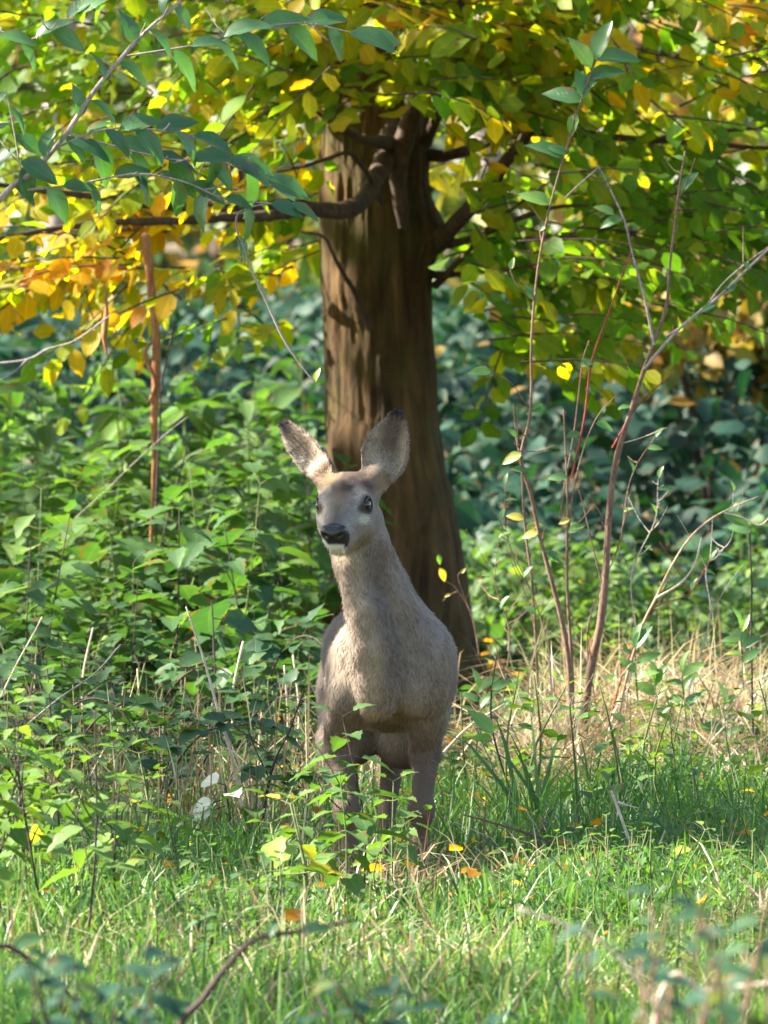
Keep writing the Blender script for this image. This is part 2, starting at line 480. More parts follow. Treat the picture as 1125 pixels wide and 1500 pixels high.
# ------------------------------------------------------------------ the deer
def build_deer():
    OY = 20.0
    def dp(px, py, dy):
        p = P(px, py, OY + dy); return np.array([p[0], dy, p[2]])
    h = 0.0045
    lo = np.array([-0.24, -0.26, -0.01]); hi = np.array([0.24, 1.02, 1.12])
    ax = [np.arange(lo[k], hi[k], h) for k in range(3)]
    shp = tuple(len(a) for a in ax)
    D = np.full(shp, 0.2, dtype=np.float32)

    def region(mn, mx, pad=0.05):
        i0 = [max(0, int((mn[k] - pad - lo[k]) / h)) for k in range(3)]
        i1 = [min(shp[k], int((mx[k] + pad - lo[k]) / h) + 2) for k in range(3)]
        sl = tuple(slice(i0[k], i1[k]) for k in range(3))
        g = np.meshgrid(*[ax[k][sl[k]] for k in range(3)], indexing='ij')
        return sl, np.stack(g, -1)

    def put(sl, d, k, sub=False):
        a = D[sl]
        d = d.astype(np.float32)
        if sub:
            hh = np.clip(0.5 - 0.5 * (a + d) / k, 0, 1)
            D[sl] = a * (1 - hh) + (-d) * hh + k * hh * (1 - hh)
        else:
            hh = np.clip(0.5 + 0.5 * (d - a) / k, 0, 1)
            D[sl] = d * (1 - hh) + a * hh - k * hh * (1 - hh)

    I3 = np.eye(3)
    def ell(c, r, k=0.03, R=I3, sub=False):
        c = np.asarray(c, float); r = np.asarray(r, float); m = r.max()
        sl, G = region(c - m, c + m)
        q = (G - c) @ R.T       # rows of R are the local axes
        k0 = np.linalg.norm(q / r, axis=-1); k1 = np.linalg.norm(q / r ** 2, axis=-1)
        put(sl, k0 * (k0 - 1) / np.maximum(k1, 1e-6), k, sub)

    def cone(a, b, ra, rb, k=0.02, flat=None):
        a = np.asarray(a, float); b = np.asarray(b, float)
        m = max(ra, rb)
        sl, G = region(np.minimum(a, b) - m, np.maximum(a, b) + m)
        ab = b - a; t = np.clip(((G - a) @ ab) / (ab @ ab), 0, 1)
        q = G - a - t[..., None] * ab
        if flat is not None:
            q = q * flat
        put(sl, np.linalg.norm(q, axis=-1) - (ra + (rb - ra) * t), k)

    # torso
    ell(dp(570, 980, .22), (.134, .20, .122), .03)
    ell(dp(568, 985, .48), (.128, .30, .128), .05)
    ell((-.022, .74, .450), (.106, .17, .130), .05)
    ell((-.040, .45, .500), (.090, .26, .080), .04)
    ell(dp(513, 990, .10), (.050, .09, .104), .03)      # shoulders
    ell(dp(628, 984, .13), (.062, .10, .106), .03)
    ell(dp(552, 980, .04), (.052, .080, .100), .03)
    ell(dp(500, 1022, .045), (.030, .035, .045), .03)
    ell(dp(604, 1015, .06), (.030, .036, .048), .04)      # brisket
    cone(dp(545, 900, -.015), dp(552, 1035, .010), .028, .030, .03)
    ell((0.012, .30, .52), (.06, .18, .07), .05)         # withers
    # neck
    cone(dp(572, 930, .11), dp(527, 812, .028), .080, .050, .035)
    cone(dp(590, 925, .20), dp(540, 800, .07), .058, .040, .05)
    cone(dp(543, 950, -.010), dp(514, 835, -.008), .036, .030, .03)
    cone(dp(527, 812, .03), dp(527, 765, .03), .056, .050, .03)
    # front legs
    LL = [dp(506, 1050, .10), dp(497, 1098, .13), dp(508, 1188, .05), np.array([-.071, .055, .085]), np.array([-.070, .03, .035])]
    RL = [dp(626, 1050, .14), dp(624, 1102, .18), dp(617, 1186, .12), np.array([.078, .125, .085]), np.array([.078, .10, .035])]
    rr = [.048, .030, .0215, .0145, .0150]
    for L in (LL, RL):
        for i in range(4):
            cone(L[i], L[i + 1], rr[i], rr[i + 1], .02)
        ell(L[2], (.026, .027, .034), .015)               # knee
        ell(L[3] + (0, .004, 0), (.0185, .022, .020), .01)
    # hind legs
    HB = [(.040, .74, .40), (.045, .64, .29), (.024, .88, .27), (.002, .80, .085), (.000, .775, .035)]
    HA = [(-.062, .76, .40), (-.080, .66, .29), (-.085, .90, .27), (-.072, .83, .085), (-.070, .80, .035)]
    hr = [.080, .060, .027, .0185, .0165]
    for L in (HB, HA):
        L = [np.array(p) for p in L]
        for i in range(4):
            cone(L[i], L[i + 1], hr[i], hr[i + 1], .025)
        ell(L[2], (.024, .032, .034), .015)
    # head: local axes right (picture right), forward, up
    H = dp(511, 739, -.02)
    a = math.radians(13)
    f = np.array([-math.sin(a), -math.cos(a), 0.0]); r = np.array([math.cos(a), -math.sin(a), 0.0]); u = np.array([0, 0, 1.0])
    roll = math.radians(1.0)
    r, u = r * math.cos(roll) + u * math.sin(roll), u * math.cos(roll) - r * math.sin(roll)
    HR = np.stack([r, f, u])
    def hl(x, y, z): return H + r * x + f * y + u * z
    def hrot(p):                                           # local frame pitched down by p
        ff = f * math.cos(p) - u * math.sin(p); uu = u * math.cos(p) + f * math.sin(p)
        return np.stack([r, ff, uu])
    ell(hl(0, -.010, .014), (.056, .066, .055), .02, HR)                  # cranium
    ell(hl(0, .035, -.004), (.056, .048, .046), .02, hrot(.5))             # brow and orbits
    for s in (-1, 1):
        ell(hl(.043 * s, .048, .005), (.019, .024, .020), .010, HR)        # orbital rims
        ell(hl(.034 * s, .015, -.034), (.030, .045, .036), .02, hrot(.4))  # cheeks
    cone(hl(0, .05, -.014), hl(0, .128, -.056), .040, .0245, .02)          # muzzle
    ell(hl(0, .125, -.061), (.029, .026, .022), .012, hrot(.5))            # nose end
    cone(hl(0, .02, -.055), hl(0, .112, -.082), .034, .0185, .018)         # lower jaw
    ell(hl(0, -.03, -.04), (.050, .055, .055), .03, HR)                    # throat / back of jaw
    for s in (-1, 1):
        ell(hl(.051 * s, .052, .004), (.0135, .015, .0125), .004, HR, True)  # eye sockets
        ell(hl(.013 * s, .151, -.053), (.0045, .008, .004), .003, HR, True)  # nostrils
    # ears
    EARS = []
    def ear(base, tipp, face, L, W, depth):
        base = np.asarray(base, float); ax_ = rnorm(np.asarray(tipp, float) - base)
        c = np.asarray(face, float); c = rnorm(c - ax_ * (c @ ax_)); b = np.cross(ax_, c)
        mn = np.minimum(base, base + ax_ * L) - W - .01; mx = np.maximum(base, base + ax_ * L) + W + .01
        sl, G = region(mn, mx, .01)
        q = G - base
        A = q @ ax_; B = q @ b; C = q @ c
        t = np.clip(A / L, 0.001, 0.999)
        w = W * (np.sin(np.pi * t ** 0.74) ** 0.74) * (1 - 0.15 * t * t) + .0035
        w = np.where(t < .35, np.maximum(w, W * .45), w)
        bb = np.clip(B / w, -1.3, 1.3)
        c0 = -depth * (1 - bb ** 2) * (1 - 0.55 * t) + depth * 0.4 - .012 * t ** 2
        th = .0045 + .004 * (1 - t) * np.clip(1 - abs(bb), 0, 1)
        d = np.maximum(np.abs(C - c0) * 0.72 - th, (np.abs(B) - w) * 0.8)
        d = np.maximum(d, np.maximum(A - L, -A - .005))
        put(sl, d, .008)
        EARS.append((base, ax_, b, c, L, W))
    rt = dp(584, 602, -.02); rb = dp(553, 708, .01)
    ear(rb, rt, (-.10, -1, 0.10), np.linalg.norm(rt - rb), .047, .030)
    lt = dp(411, 616, .03); lb = dp(484, 703, .0)
    ear(lb, lt, (-.42, -1.0, 0.15), np.linalg.norm(lt - lb), .030, .024)
    cone(hl(.036, -.012, .030), rb + (rt - rb) * .16, .030, .024, .02)
    cone(hl(-.036, -.008, .028), lb + (lt - lb) * .14, .028, .020, .02)

    # naive surface nets
    sgn = D < 0
    nx, ny, nz = shp
    c = np.zeros((nx - 1, ny - 1, nz - 1), dtype=np.int8)
    for dx in (0, 1):
        for dy in (0, 1):
            for dz in (0, 1):
                c += sgn[dx:nx - 1 + dx, dy:ny - 1 + dy, dz:nz - 1 + dz]
    act = (c > 0) & (c < 8)
    ci = np.argwhere(act)
    vid = np.full(act.shape, -1, dtype=np.int64); vid[act] = np.arange(len(ci))
    acc = np.zeros((len(ci), 3)); cnt = np.zeros(len(ci))
    cor = [(x, y, z) for x in (0, 1) for y in (0, 1) for z in (0, 1)]
    for p in cor:
        for k in range(3):
            if p[k] == 0:
                q = list(p); q[k] = 1
                d0 = D[ci[:, 0] + p[0], ci[:, 1] + p[1], ci[:, 2] + p[2]]
                d1 = D[ci[:, 0] + q[0], ci[:, 1] + q[1], ci[:, 2] + q[2]]
                m = (d0 < 0) != (d1 < 0)
                t = np.where(m, d0 / np.where(m, d0 - d1, 1), 0)
                pt = np.tile(np.array(p, float), (len(ci), 1)); pt[:, k] += t
                acc[m] += pt[m]; cnt[m] += 1
    V = lo + h * (ci + acc / cnt[:, None])
    Q = []
    for k in range(3):
        o = [0, 1, 2]; o.remove(k)
        sl0 = [slice(1, -1)] * 3; sl1 = [slice(1, -1)] * 3
        sl0[k] = slice(0, -1); sl1[k] = slice(1, None)
        s0 = sgn[tuple(sl0)]; s1 = sgn[tuple(sl1)]
        e = np.argwhere(s0 != s1)
        if len(e) == 0: continue
        flip = s0[tuple(e.T)]
        base = e.copy()
        for oo in o: base[:, oo] += 1
        off = []
        for da, db in ((0, 0), (1, 0), (1, 1), (0, 1)):
            w = base.copy(); w[:, o[0]] -= da; w[:, o[1]] -= db
            off.append(vid[tuple(w.T)])
        q = np.stack(off, 1)
        want = flip if k != 1 else ~flip
        q = np.where(want[:, None], q, q[:, ::-1])
        Q.append(q)
    Q = np.vstack(Q)
    Q = Q[(Q >= 0).all(1)]
    # relax
    for it in range(3):
        acc = np.zeros_like(V); n = np.zeros(len(V))
        for i in range(4):
            j = (i + 1) % 4
            np.add.at(acc, Q[:, i], V[Q[:, j]]); np.add.at(acc, Q[:, j], V[Q[:, i]])
            np.add.at(n, Q[:, i], 1); np.add.at(n, Q[:, j], 1)
        V = V * 0.45 + 0.55 * acc / np.maximum(n, 1)[:, None]
    def normals():
        fn = np.cross(V[Q[:, 2]] - V[Q[:, 0]], V[Q[:, 3]] - V[Q[:, 1]])
        N = np.zeros_like(V)
        for i in range(4): np.add.at(N, Q[:, i], fn)
        return rnorm(N)
    N = normals()
    soft = np.clip((.66 - V[:, 2]) / .08, 0, 1) * np.clip((V[:, 2] - .20) / .10, 0, 1)
    V = V + N * (soft * .013 * (fbm(V * np.array([17, 12, 5.5]), 61, 2) - .5))[:, None]
    N = normals()

    def coat(p, n):
        """coat colours, with sun on the shoulder and shade on flank and hollow painted in"""
        x, y, z = p[:, 0], p[:, 1], p[:, 2]
        def lerp(A, B, t): t = np.clip(t, 0, 1)[:, None]; return A * (1 - t) + B * t
        def blob(c_, rad, soft=.5):
            return np.clip((1 - np.linalg.norm((p - c_) / rad, axis=1)) / soft, 0, 1)
        C = np.tile(np.array([.25, .192, .152]), (len(p), 1))
        patch = fbm(p * 14, 3, 3)
        C = C * (0.82 + 0.36 * patch)[:, None]
        # paler front of neck and brisket, warm
        cxk = np.interp(z, [.25, .36, .52, .62, .72], [-.016, -.020, -.028, -.052, -.068])
        fr = np.clip((.10 - y) / .06, 0, 1) * np.clip((z - .26) / .06, 0, 1) * np.clip((.76 - z) / .05, 0, 1)
        streak = fbm(p * np.array([60, 20, 9]), 9, 3)
        t = np.clip(1.2 - np.abs(x - cxk) / .028, 0, 1) * fr * np.clip(.35 + 1.3 * streak, 0, 1)
        C = lerp(C, np.array([.36, .285, .205]), t * .75)
        t = np.clip(1.2 - np.abs(x - cxk - .045) / .028, 0, 1) * fr * np.clip((z - .38) / .08, 0, 1)
        C = lerp(C, np.array([.115, .090, .078]), t * .55)  # shaded hollow beside the keel, painted as a dark strip
        t = blob(dp(500, 985, .03), np.array([.045, .12, .13]), .8)
        C = lerp(C, np.array([.30, .235, .175]), t * .7)  # sunlit patch painted on the shoulder
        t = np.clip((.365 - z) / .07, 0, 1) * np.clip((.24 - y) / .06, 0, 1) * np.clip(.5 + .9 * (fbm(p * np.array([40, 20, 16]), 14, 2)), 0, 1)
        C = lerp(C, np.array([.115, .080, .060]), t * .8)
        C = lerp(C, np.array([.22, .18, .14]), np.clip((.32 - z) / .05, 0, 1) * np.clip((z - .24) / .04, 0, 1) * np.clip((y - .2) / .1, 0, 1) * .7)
        C = lerp(C, np.array([.080, .066, .063]), np.clip((y - .13) / .09, 0, 1) * np.clip((z - .36) / .08, 0, 1) * .85 * np.clip((.06 - x) / .08, .25, 1))  # shade on the hump behind the neck, painted into the flank
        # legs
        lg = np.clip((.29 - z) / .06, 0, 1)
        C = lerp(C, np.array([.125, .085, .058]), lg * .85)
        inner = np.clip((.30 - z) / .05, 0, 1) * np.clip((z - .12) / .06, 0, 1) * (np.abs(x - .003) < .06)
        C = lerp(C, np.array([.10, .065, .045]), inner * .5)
        # head
        q = (p - H) @ HR.T
        qr, qf, qu = q[:, 0], q[:, 1], q[:, 2]
        hd = np.clip((z - (H[2] - .085)) / .03, 0, 1)
        C = lerp(C, np.array([.20, .160, .125]), hd * .8)
        face = hd * np.clip((qf - .02) / .04, 0, 1)
        C = lerp(C, np.array([.29, .26, .235]), face * np.clip((abs(qr) - .006) / .03, 0, 1) * .8)
        bridge = hd * np.clip((qf - .05) / .03, 0, 1) * np.clip(1 - abs(qr) / .020, 0, 1) * np.clip((qu + .075) / .03, 0, 1)
        C = lerp(C, np.array([.085, .070, .064]), bridge * .85)
        orb = hd * np.clip((qf - .02) / .03, 0, 1) * np.clip(1.2 - np.abs(qu - .012) / .022, 0, 1) * np.clip(1.2 - np.abs(qr) / .028, 0, 1)
        C = lerp(C, np.array([.10, .078, .064]), orb * .6)
        top = np.clip((qu - .010 - .010 * np.abs(qr) / .05) / .018, 0, 1) * (np.linalg.norm(q, axis=1) < .10)
        C = lerp(C, np.array([.070, .047, .034]), top * .9 * (.45 + 1.0 * fbm(p * 60, 8, 2)))
        C = C * np.where(hd > .5, .80 + .45 * fbm(p * 75, 12, 2), 1)[:, None]
        for s in (-1, 1):     # pale ring over the eye, dark rim round it
            C = lerp(C, np.array([.30, .23, .165]), blob(hl(.042 * s, .046, .030), np.array([.022] * 3)) * .7)
            C = lerp(C, np.array([.36, .29, .21]), blob(hl(.036 * s, .055, .030), np.array([.020, .02, .012])) * .8)
            C = lerp(C, np.array([.035, .026, .022]), blob(hl(.049 * s, .053, .000), np.array([.0245] * 3), .3))
            C = lerp(C, np.array([.05, .038, .032]), blob(hl(.040 * s, .068, -.006), np.array([.013] * 3), .5) * .9)
            C = lerp(C, np.array([.50, .47, .44]), blob(hl(.046 * s, .062, -.030), np.array([.020, .020, .014]), .5) * .8)
        muz = blob(hl(0, .150, -.060), np.array([.038, .038, .029]), .2)
        C = lerp(C, np.array([.022, .019, .02]), muz)
        muz2 = blob(hl(.018, .137, -.068), np.array([.024, .024, .021]), .3)
        C = lerp(C, np.array([.022, .019, .02]), muz2)
        chin = blob(hl(0, .128, -.088), np.array([.030, .030, .015]), .35)
        C = lerp(C, np.array([.85, .83, .78]), chin)
        lip = blob(hl(-.021, .134, -.074), np.array([.012, .014, .011]), .4)
        C = lerp(C, np.array([.80, .78, .74]), lip)
        thr = blob(hl(0, .045, -.100), np.array([.045, .07, .030]), .6)
        C = lerp(C, np.array([.44, .36, .23]), thr * .8)
        # ears
        for eb in (rb, lb):
            C = lerp(C, np.array([.36, .24, .13]), blob(eb + np.array([0, -.02, .004]), np.array([.034, .05, .030]), .7) * .7)
        for (base, ax_, b, c_, L, W) in EARS:
            qq = p - base
            A = qq @ ax_; B = qq @ b
            on = (A > .022) & (A < L + .02) & (np.abs(B) < W + .012) & (np.abs(qq @ c_) < .045)
            t = np.clip(A / L, 0, 1)
            inner = (n @ c_) > 0.15
            ci_ = np.array([.40, .32, .235]) * (0.55 + .9 * fbm(p * 55, 5, 3))[:, None]
            mid = np.clip(1.3 - np.abs(B) / (W * .62), 0, 1) * np.clip((t - .2) * 3, 0, 1)
            ci_ = lerp(ci_, np.array([.075, .050, .035]), mid * .85)
            co_ = np.tile(np.array([.15, .115, .09]), (len(p), 1))
            e = np.where(inner[:, None], ci_, co_)
            rim = np.clip((np.abs(B) / np.maximum(W * np.sin(np.pi * np.clip(t, .01, .99) ** .72) ** .62, .006) - .80) / .15, 0, 1)
            e = lerp(e, np.array([.16, .12, .10]), rim * .8)
            e = lerp(e, np.array([.035, .028, .028]), np.clip((t - .86) / .08, 0, 1))
            e = lerp(C, e, np.clip((A - .022) / .02, 0, 1))
            C = np.where(on[:, None], e, C)
        return np.clip(C, 0.01, 0.9)

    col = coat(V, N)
    # find triangle samples for fur
    m, nt, b, out = nodes('deer_coat')
    at = nt.nodes.new('ShaderNodeAttribute'); at.attribute_name = 'coat'
    nt.links.new(at.outputs['Color'], b.inputs['Base Color'])
    b.inputs['Roughness'].default_value = 0.8
    b.inputs['Specular IOR Level'].default_value = 0.2
    b.inputs['Sheen Weight'].default_value = 0.03
    root = empty('roe_deer', (0, OY, 0), 'grey-brown roe deer facing the camera in front of the tree trunk', 'deer')
    root.location = (0, OY, float(gz(0, OY)))
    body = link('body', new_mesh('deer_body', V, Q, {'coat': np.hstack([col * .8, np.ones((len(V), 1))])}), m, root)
    body['one_body'] = True
    # fur
    tri = np.vstack([Q[:, [0, 1, 2]], Q[:, [0, 2, 3]]])
    ar = np.linalg.norm(np.cross(V[tri[:, 1]] - V[tri[:, 0]], V[tri[:, 2]] - V[tri[:, 0]]), axis=1)
    cen = V[tri].mean(1)
    wgt = ar * np.where(cen[:, 2] > H[2] - .1, 5.0, 1.0) * np.where(cen[:, 1] > .6, .6, 1)
    rg = np.random.default_rng(5)
    NF = 230000
    ti = rg.choice(len(tri), NF, p=wgt / wgt.sum())
    uv = rg.random((NF, 2)); fl = uv.sum(1) > 1; uv[fl] = 1 - uv[fl]
    w = np.stack([1 - uv.sum(1), uv[:, 0], uv[:, 1]], 1)
    p = (V[tri[ti]] * w[..., None]).sum(1); n = rnorm((N[tri[ti]] * w[..., None]).sum(1))
    z = p[:, 2]
    q = (p - H) @ HR.T
    headf = np.clip((z - (H[2] - .085)) / .03, 0, 1)[:, None]
    flow = np.array([0, .35, -1.0])[None] * np.ones((NF, 1))
    flow[:, 1] = np.where(z < .62, np.where(p[:, 1] > .12, 1.0, .3), .2)
    back = -f * 1.0 + u * .35
    flow = flow * (1 - headf) + back * headf
    length = np.where(z < .27, .008, np.where(z < .62, .015, .013)) * (1 - headf[:, 0]) + .0065 * headf[:, 0]
    for (base, ax_, bb, cc, L, W) in EARS:
        qq = p - base
        on = ((qq @ ax_) > .02) & (np.abs(qq @ bb) < W + .01) & (np.abs(qq @ cc) < .04)
        flow[on] = ax_ + bb * np.sign(qq[on] @ bb)[:, None] * .5
        inner = on & ((n @ cc) > .1)
        length[on] = .005
        length[inner] = .010
    nose = np.linalg.norm(p - hl(0, .146, -.060), axis=1) < .030
    eyed = np.minimum(np.linalg.norm(p - hl(.051, .052, .004), axis=1), np.linalg.norm(p - hl(-.051, .052, .004), axis=1)) < .0185
    keep = ~(nose | eyed) & (z > .03)
    p, n, flow, length = p[keep], n[keep], flow[keep], length[keep]
    M = len(p)
    clump = np.stack([fbm(p * 45, 20 + k, 2) for k in range(3)], 1) - .5
    flow = rnorm(flow - n * (flow * n).sum(1, keepdims=True))
    d = rnorm(flow + n * .38 + rg.normal(0, .16, (M, 3)) + clump * .9)
    length = length * rg.uniform(.6, 1.25, M)
    side = rnorm(np.cross(d, n)) * (0.00075 * rg.uniform(.6, 1.3, M))[:, None]
    p0 = p - n * .002
    mid = p0 + d * (length * .6)[:, None]
    tipp = mid + rnorm(d - n * .25 + np.array([0, 0, -.15])) * (length * .4)[:, None]
    FV = np.stack([p0 - side, p0 + side, mid + side * .7, mid - side * .7, tipp], 1).reshape(-1, 3)
    i = np.arange(M)[:, None] * 5
    FQ = i + np.array([[0, 1, 2, 3]]); FT = i + np.array([[3, 2, 4]])
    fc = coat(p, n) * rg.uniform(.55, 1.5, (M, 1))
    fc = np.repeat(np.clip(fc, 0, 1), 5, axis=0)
    fc[4::5] *= 1.1
    fm = new_mesh('deer_fur', FV, [FQ, FT], {'coat': np.hstack([fc, np.ones((len(fc), 1))])})
    NN = np.repeat(rnorm(n + d * .35), 5, axis=0)
    fm.normals_split_custom_set_from_vertices(NN.tolist())
    fur = link('fur', fm, m, root)
    fur['kind'] = 'stuff'
    # eyes
    def uvs(c_, rad, R, seg=20, ring=12):
        th = np.linspace(0, np.pi, ring); ph = np.linspace(0, 2 * np.pi, seg, endpoint=False)
        T, Ph = np.meshgrid(th, ph, indexing='ij')
        q = np.stack([np.sin(T) * np.cos(Ph) * rad[0], np.sin(T) * np.sin(Ph) * rad[1], np.cos(T) * rad[2]], -1).reshape(-1, 3)
        Vv = c_ + q @ R
        i = np.arange(ring - 1)[:, None] * seg; j = np.arange(seg)[None]; j2 = (j + 1) % seg
        return Vv, np.stack([i + j, i + seg + j, i + seg + j2, i + j2], -1).reshape(-1, 4)
    mlid, _, bl, _ = nodes('eyelid_skin'); bl.inputs['Base Color'].default_value = (.03, .024, .02, 1); bl.inputs['Roughness'].default_value = .7
    me_, nt2, b2, _ = nodes('deer_eye')
    b2.inputs['Base Color'].default_value = (.012, .009, .008, 1); b2.inputs['Roughness'].default_value = .06
    b2.inputs['Coat Weight'].default_value = 0.25; b2.inputs['Specular IOR Level'].default_value = .35; b2.inputs['Coat Roughness'].default_value = 0.03
    for s in (-1, 1):
        Vv, Qq = uvs(hl(.0442 * s, .0505, .000), (.0150, .0165, .0145), HR)
        link('eye', new_mesh('eye', Vv, Qq), me_, root)
        # upper lid
        t = np.linspace(0.15, np.pi - .15, 9)
        c_ = hl(.0450 * s, .051, .001)
        pts = np.array([c_ + f * math.cos(k) * .0165 + u * (math.sin(k) * .0142) + r * s * (.005 + .006 * math.sin(k)) for k in t])
        Vt = tube(pts, [.0012, .0024, .0024, .0012], 6, 16)
        link('eyelid', new_mesh('eyelid', Vt[0], [Vt[1], Vt[2]]), mlid, root)
    # nose pad with nostrils
    R = hrot(.35)
    Vv, Qq = uvs(hl(0, .141, -.056), (.0275, .0175, .0205), R, 28, 20)
    q = (Vv - hl(0, .141, -.056)) @ R.T
    for s in (-1, 1):
        dd = np.linalg.norm((q - np.array([s * .0145, .013, .000])) / np.array([.0075, .02, .0052]), axis=1)
        q[:, 1] -= .012 * np.clip(1 - dd, 0, 1) ** .7
    q[:, 1] -= .003 * np.exp(-(q[:, 0] / .0025) ** 2) * (q[:, 2] < 0)
    q[:, 0] *= 1 + .18 * np.clip(q[:, 2] / .0175, -1, 1)
    q[:, 2] -= .003 * np.cos(q[:, 0] / .0275 * 3) * (q[:, 2] > 0)
    link('nose', new_mesh('nose', hl(0, .141, -.056) + q @ R, Qq), mnose_get(), root)
    # hooves
    mh, _, bh, _ = nodes('hoof_horn'); bh.inputs['Base Color'].default_value = (.03, .025, .022, 1); bh.inputs['Roughness'].default_value = .4
    for L in (LL, RL, HB, HA):
        c_ = np.array(L[4])
        bag = Bag()
        for s in (-1, 1):
            V_, Q_, T_ = tube([c_ + (s * .008, .004, .006), c_ + (s * .009, -.010, -.016), c_ + (s * .007, -.028, -.031)], [.0105, .0115, .006], 8, 7)
            V_[:, 2] = np.maximum(V_[:, 2], 0.001)
            bag.add(V_, Q_, T_)
        link('hoof', bag.mesh('hoof'), mh, root)
    return root

_mn = []
def mnose_get():
    if not _mn:
        m, nt, b, _ = nodes('wet_black_nose')
        b.inputs['Base Color'].default_value = (.014, .012, .013, 1); b.inputs['Roughness'].default_value = .28
        tc = nt.nodes.new('ShaderNodeTexCoord')
        v = nt.nodes.new('ShaderNodeTexVoronoi'); v.inputs['Scale'].default_value = 600
        nt.links.new(tc.outputs['Object'], v.inputs['Vector'])
        bp = nt.nodes.new('ShaderNodeBump'); bp.inputs['Strength'].default_value = .3; bp.inputs['Distance'].default_value = .0006
        nt.links.new(v.outputs['Distance'], bp.inputs['Height']); nt.links.new(bp.outputs[0], b.inputs['Normal'])
        _mn.append(m)
    return _mn[0]
build_deer()
#---DEER-END---

# ------------------------------------------------------------------ the big beech
SUN = np.array(SUN_V)
def perp_dist(p, c):
    """distance of points p from the sun ray through c"""
    q = p - c
    t = q @ SUN
    return np.linalg.norm(q - t[:, None] * SUN, axis=1)

# where the photograph shows sunlight reaching through the crowns (points in the place, radius)
FLECKS = []
def fleck(px, py, d, r): FLECKS.append((P(px, py, d), r))
fleck(500, 885, 20.05, .050); fleck(505, 850, 20.0, .050); fleck(500, 820, 20.0, .03); fleck(490, 960, 20.05, .045); fleck(535, 940, 19.98, .022)
fleck(420, 640, 20, .04); fleck(450, 685, 20.0, .035); fleck(478, 722, 19.98, .022); fleck(548, 690, 20.0, .018)
for py in (270, 330, 380, 440, 500, 580, 640): fleck(482 + (py % 40) * .5, py, 27.68, .07 if py < 420 else .03)
for px, py, d, r in ((760, 1080, 24.5, .35), (900, 1060, 25, .45), (1050, 1080, 25, .40), (1100, 1140, 24, .3), (720, 1130, 23.6, .25), (860, 1130, 23.8, .22),
                     (560, 1400, 18.2, .35), (700, 1380, 18.4, .35), (860, 1350, 18.9, .30), (1000, 1340, 19, .35), (480, 1450, 17.5, .3), (760, 1460, 17.5, .35), (350, 1440, 17.6, .25),
                     (1060, 1280, 19.5, .2), (620, 1330, 19.3, .18), (760, 1300, 19.8, .2), (60, 1080, 18.5, .22), (90, 1180, 18.5, .18), (230, 1290, 19.0, .12),
                     (120, 420, 26.5, .45), (260, 400, 26.8, .35), (380, 430, 26.5, .35), (420, 350, 26.8, .25), (300, 160, 27, .3), (450, 170, 27, .25), (600, 60, 27, .3),
                     (750, 130, 27.5, .3), (700, 430, 27, .3), (850, 300, 27.5, .4), (1000, 320, 28, .4), (1050, 100, 28, .3), (860, 420, 27, .25),
                     (320, 720, 29, .3), (200, 650, 30, .35), (400, 570, 29, .3), (900, 900, 29, .4), (1050, 880, 29, .4), (750, 900, 28, .3), (250, 830, 27, .25), (100, 900, 26, .22),
                     (100, 60, 22, .3), (250, 100, 22, .2), (60, 250, 22, .15), (330, 1150, 21, .06), (380, 200, 22, .15), (520, 70, 22, .2), (860, 170, 22, .12)):
    fleck(px, py, d, r)
fleck(320, 1150, 20.9, .12)

def unblocked(p, near=0.0, pad=0.0, first=None):
    """True where a leaf would stand in one of the gaps the sun comes through"""
    out = np.zeros(len(p), bool)
    for c, r in FLECKS[:first]:
        q = p - c
        t = q @ SUN
        dd = np.linalg.norm(q - t[:, None] * SUN, axis=1)
        out |= (dd < r + pad) & (t > near)
    return out

def trunk_mesh():
    D = 27.8
    rows = np.array([  # photo row, left edge, right edge
        [-900, 470, 600], [-400, 470, 612], [-60, 468, 624], [110, 466, 630], [250, 466, 627], [400, 467, 628], [550, 474, 637], [650, 475, 645], [760, 482, 668], [860, 478, 684], [950, 462, 692], [1010, 445, 704], [1060, 420, 728]], float)
    n, m = 260, 160
    rr = spline(rows, n)[::-1]
    zz = CH - (rr[:, 0] - HOR) * D / F
    cx = ((rr[:, 1] + rr[:, 2]) / 2 - CX) * D / F
    rad = (rr[:, 2] - rr[:, 1]) / 2 * D / F
    a = np.linspace(0, 2 * np.pi, m, endpoint=False)
    A, Z = np.meshgrid(a, zz)
    R = rad[:, None] * np.ones_like(A)
    q = np.stack([np.cos(A) * 1.3, np.sin(A) * 1.3, Z * .35], -1)
    R = R * (1 + .16 * (fbm(q, 31, 2) - .5))
    q2 = np.stack([np.cos(A) * 4.5, np.sin(A) * 4.5, Z * 1.6], -1)
    rid = np.abs(fbm(q2, 41, 3) - .5) * 2
    R = R - .007 * (1 - np.clip(rid * 4, 0, 1)) + .016 * (fbm(q2 * np.array([2.7, 2.7, 5]), 47, 4) - .5)
    low = np.clip((.45 - Z) / .45, 0, 1) ** 2
    R = R * (1 + .22 * low * np.cos(A * 5 + .8))
    for ka, kz, kr, ks in ((-1.9, 1.22, .030, .07), (-.15, 1.38, .05, .08), (-1.2, 1.0, -.02, .05), (-2.3, .75, .02, .06), (-1.0, .45, .025, .07)):   # knots and scars
        R = R + kr * np.exp(-((np.angle(np.exp(1j * (A - ka))) * .17 / ks) ** 2 + ((Z - kz) / ks) ** 2))
    V = np.stack([cx[:, None] + R * np.cos(A), D + R * np.sin(A), Z], -1).reshape(-1, 3)
    i = np.arange(n - 1)[:, None] * m; j = np.arange(m)[None]; j2 = (j + 1) % m
    Q = np.stack([i + j, i + j2, i + m + j2, i + m + j], -1).reshape(-1, 4)
    return V, Q, D

def limb(pts, rad, d0=27.8, d1=None):
    """branch drawn through photo points (px, py, depth)"""
    return [P(*p) for p in pts], rad

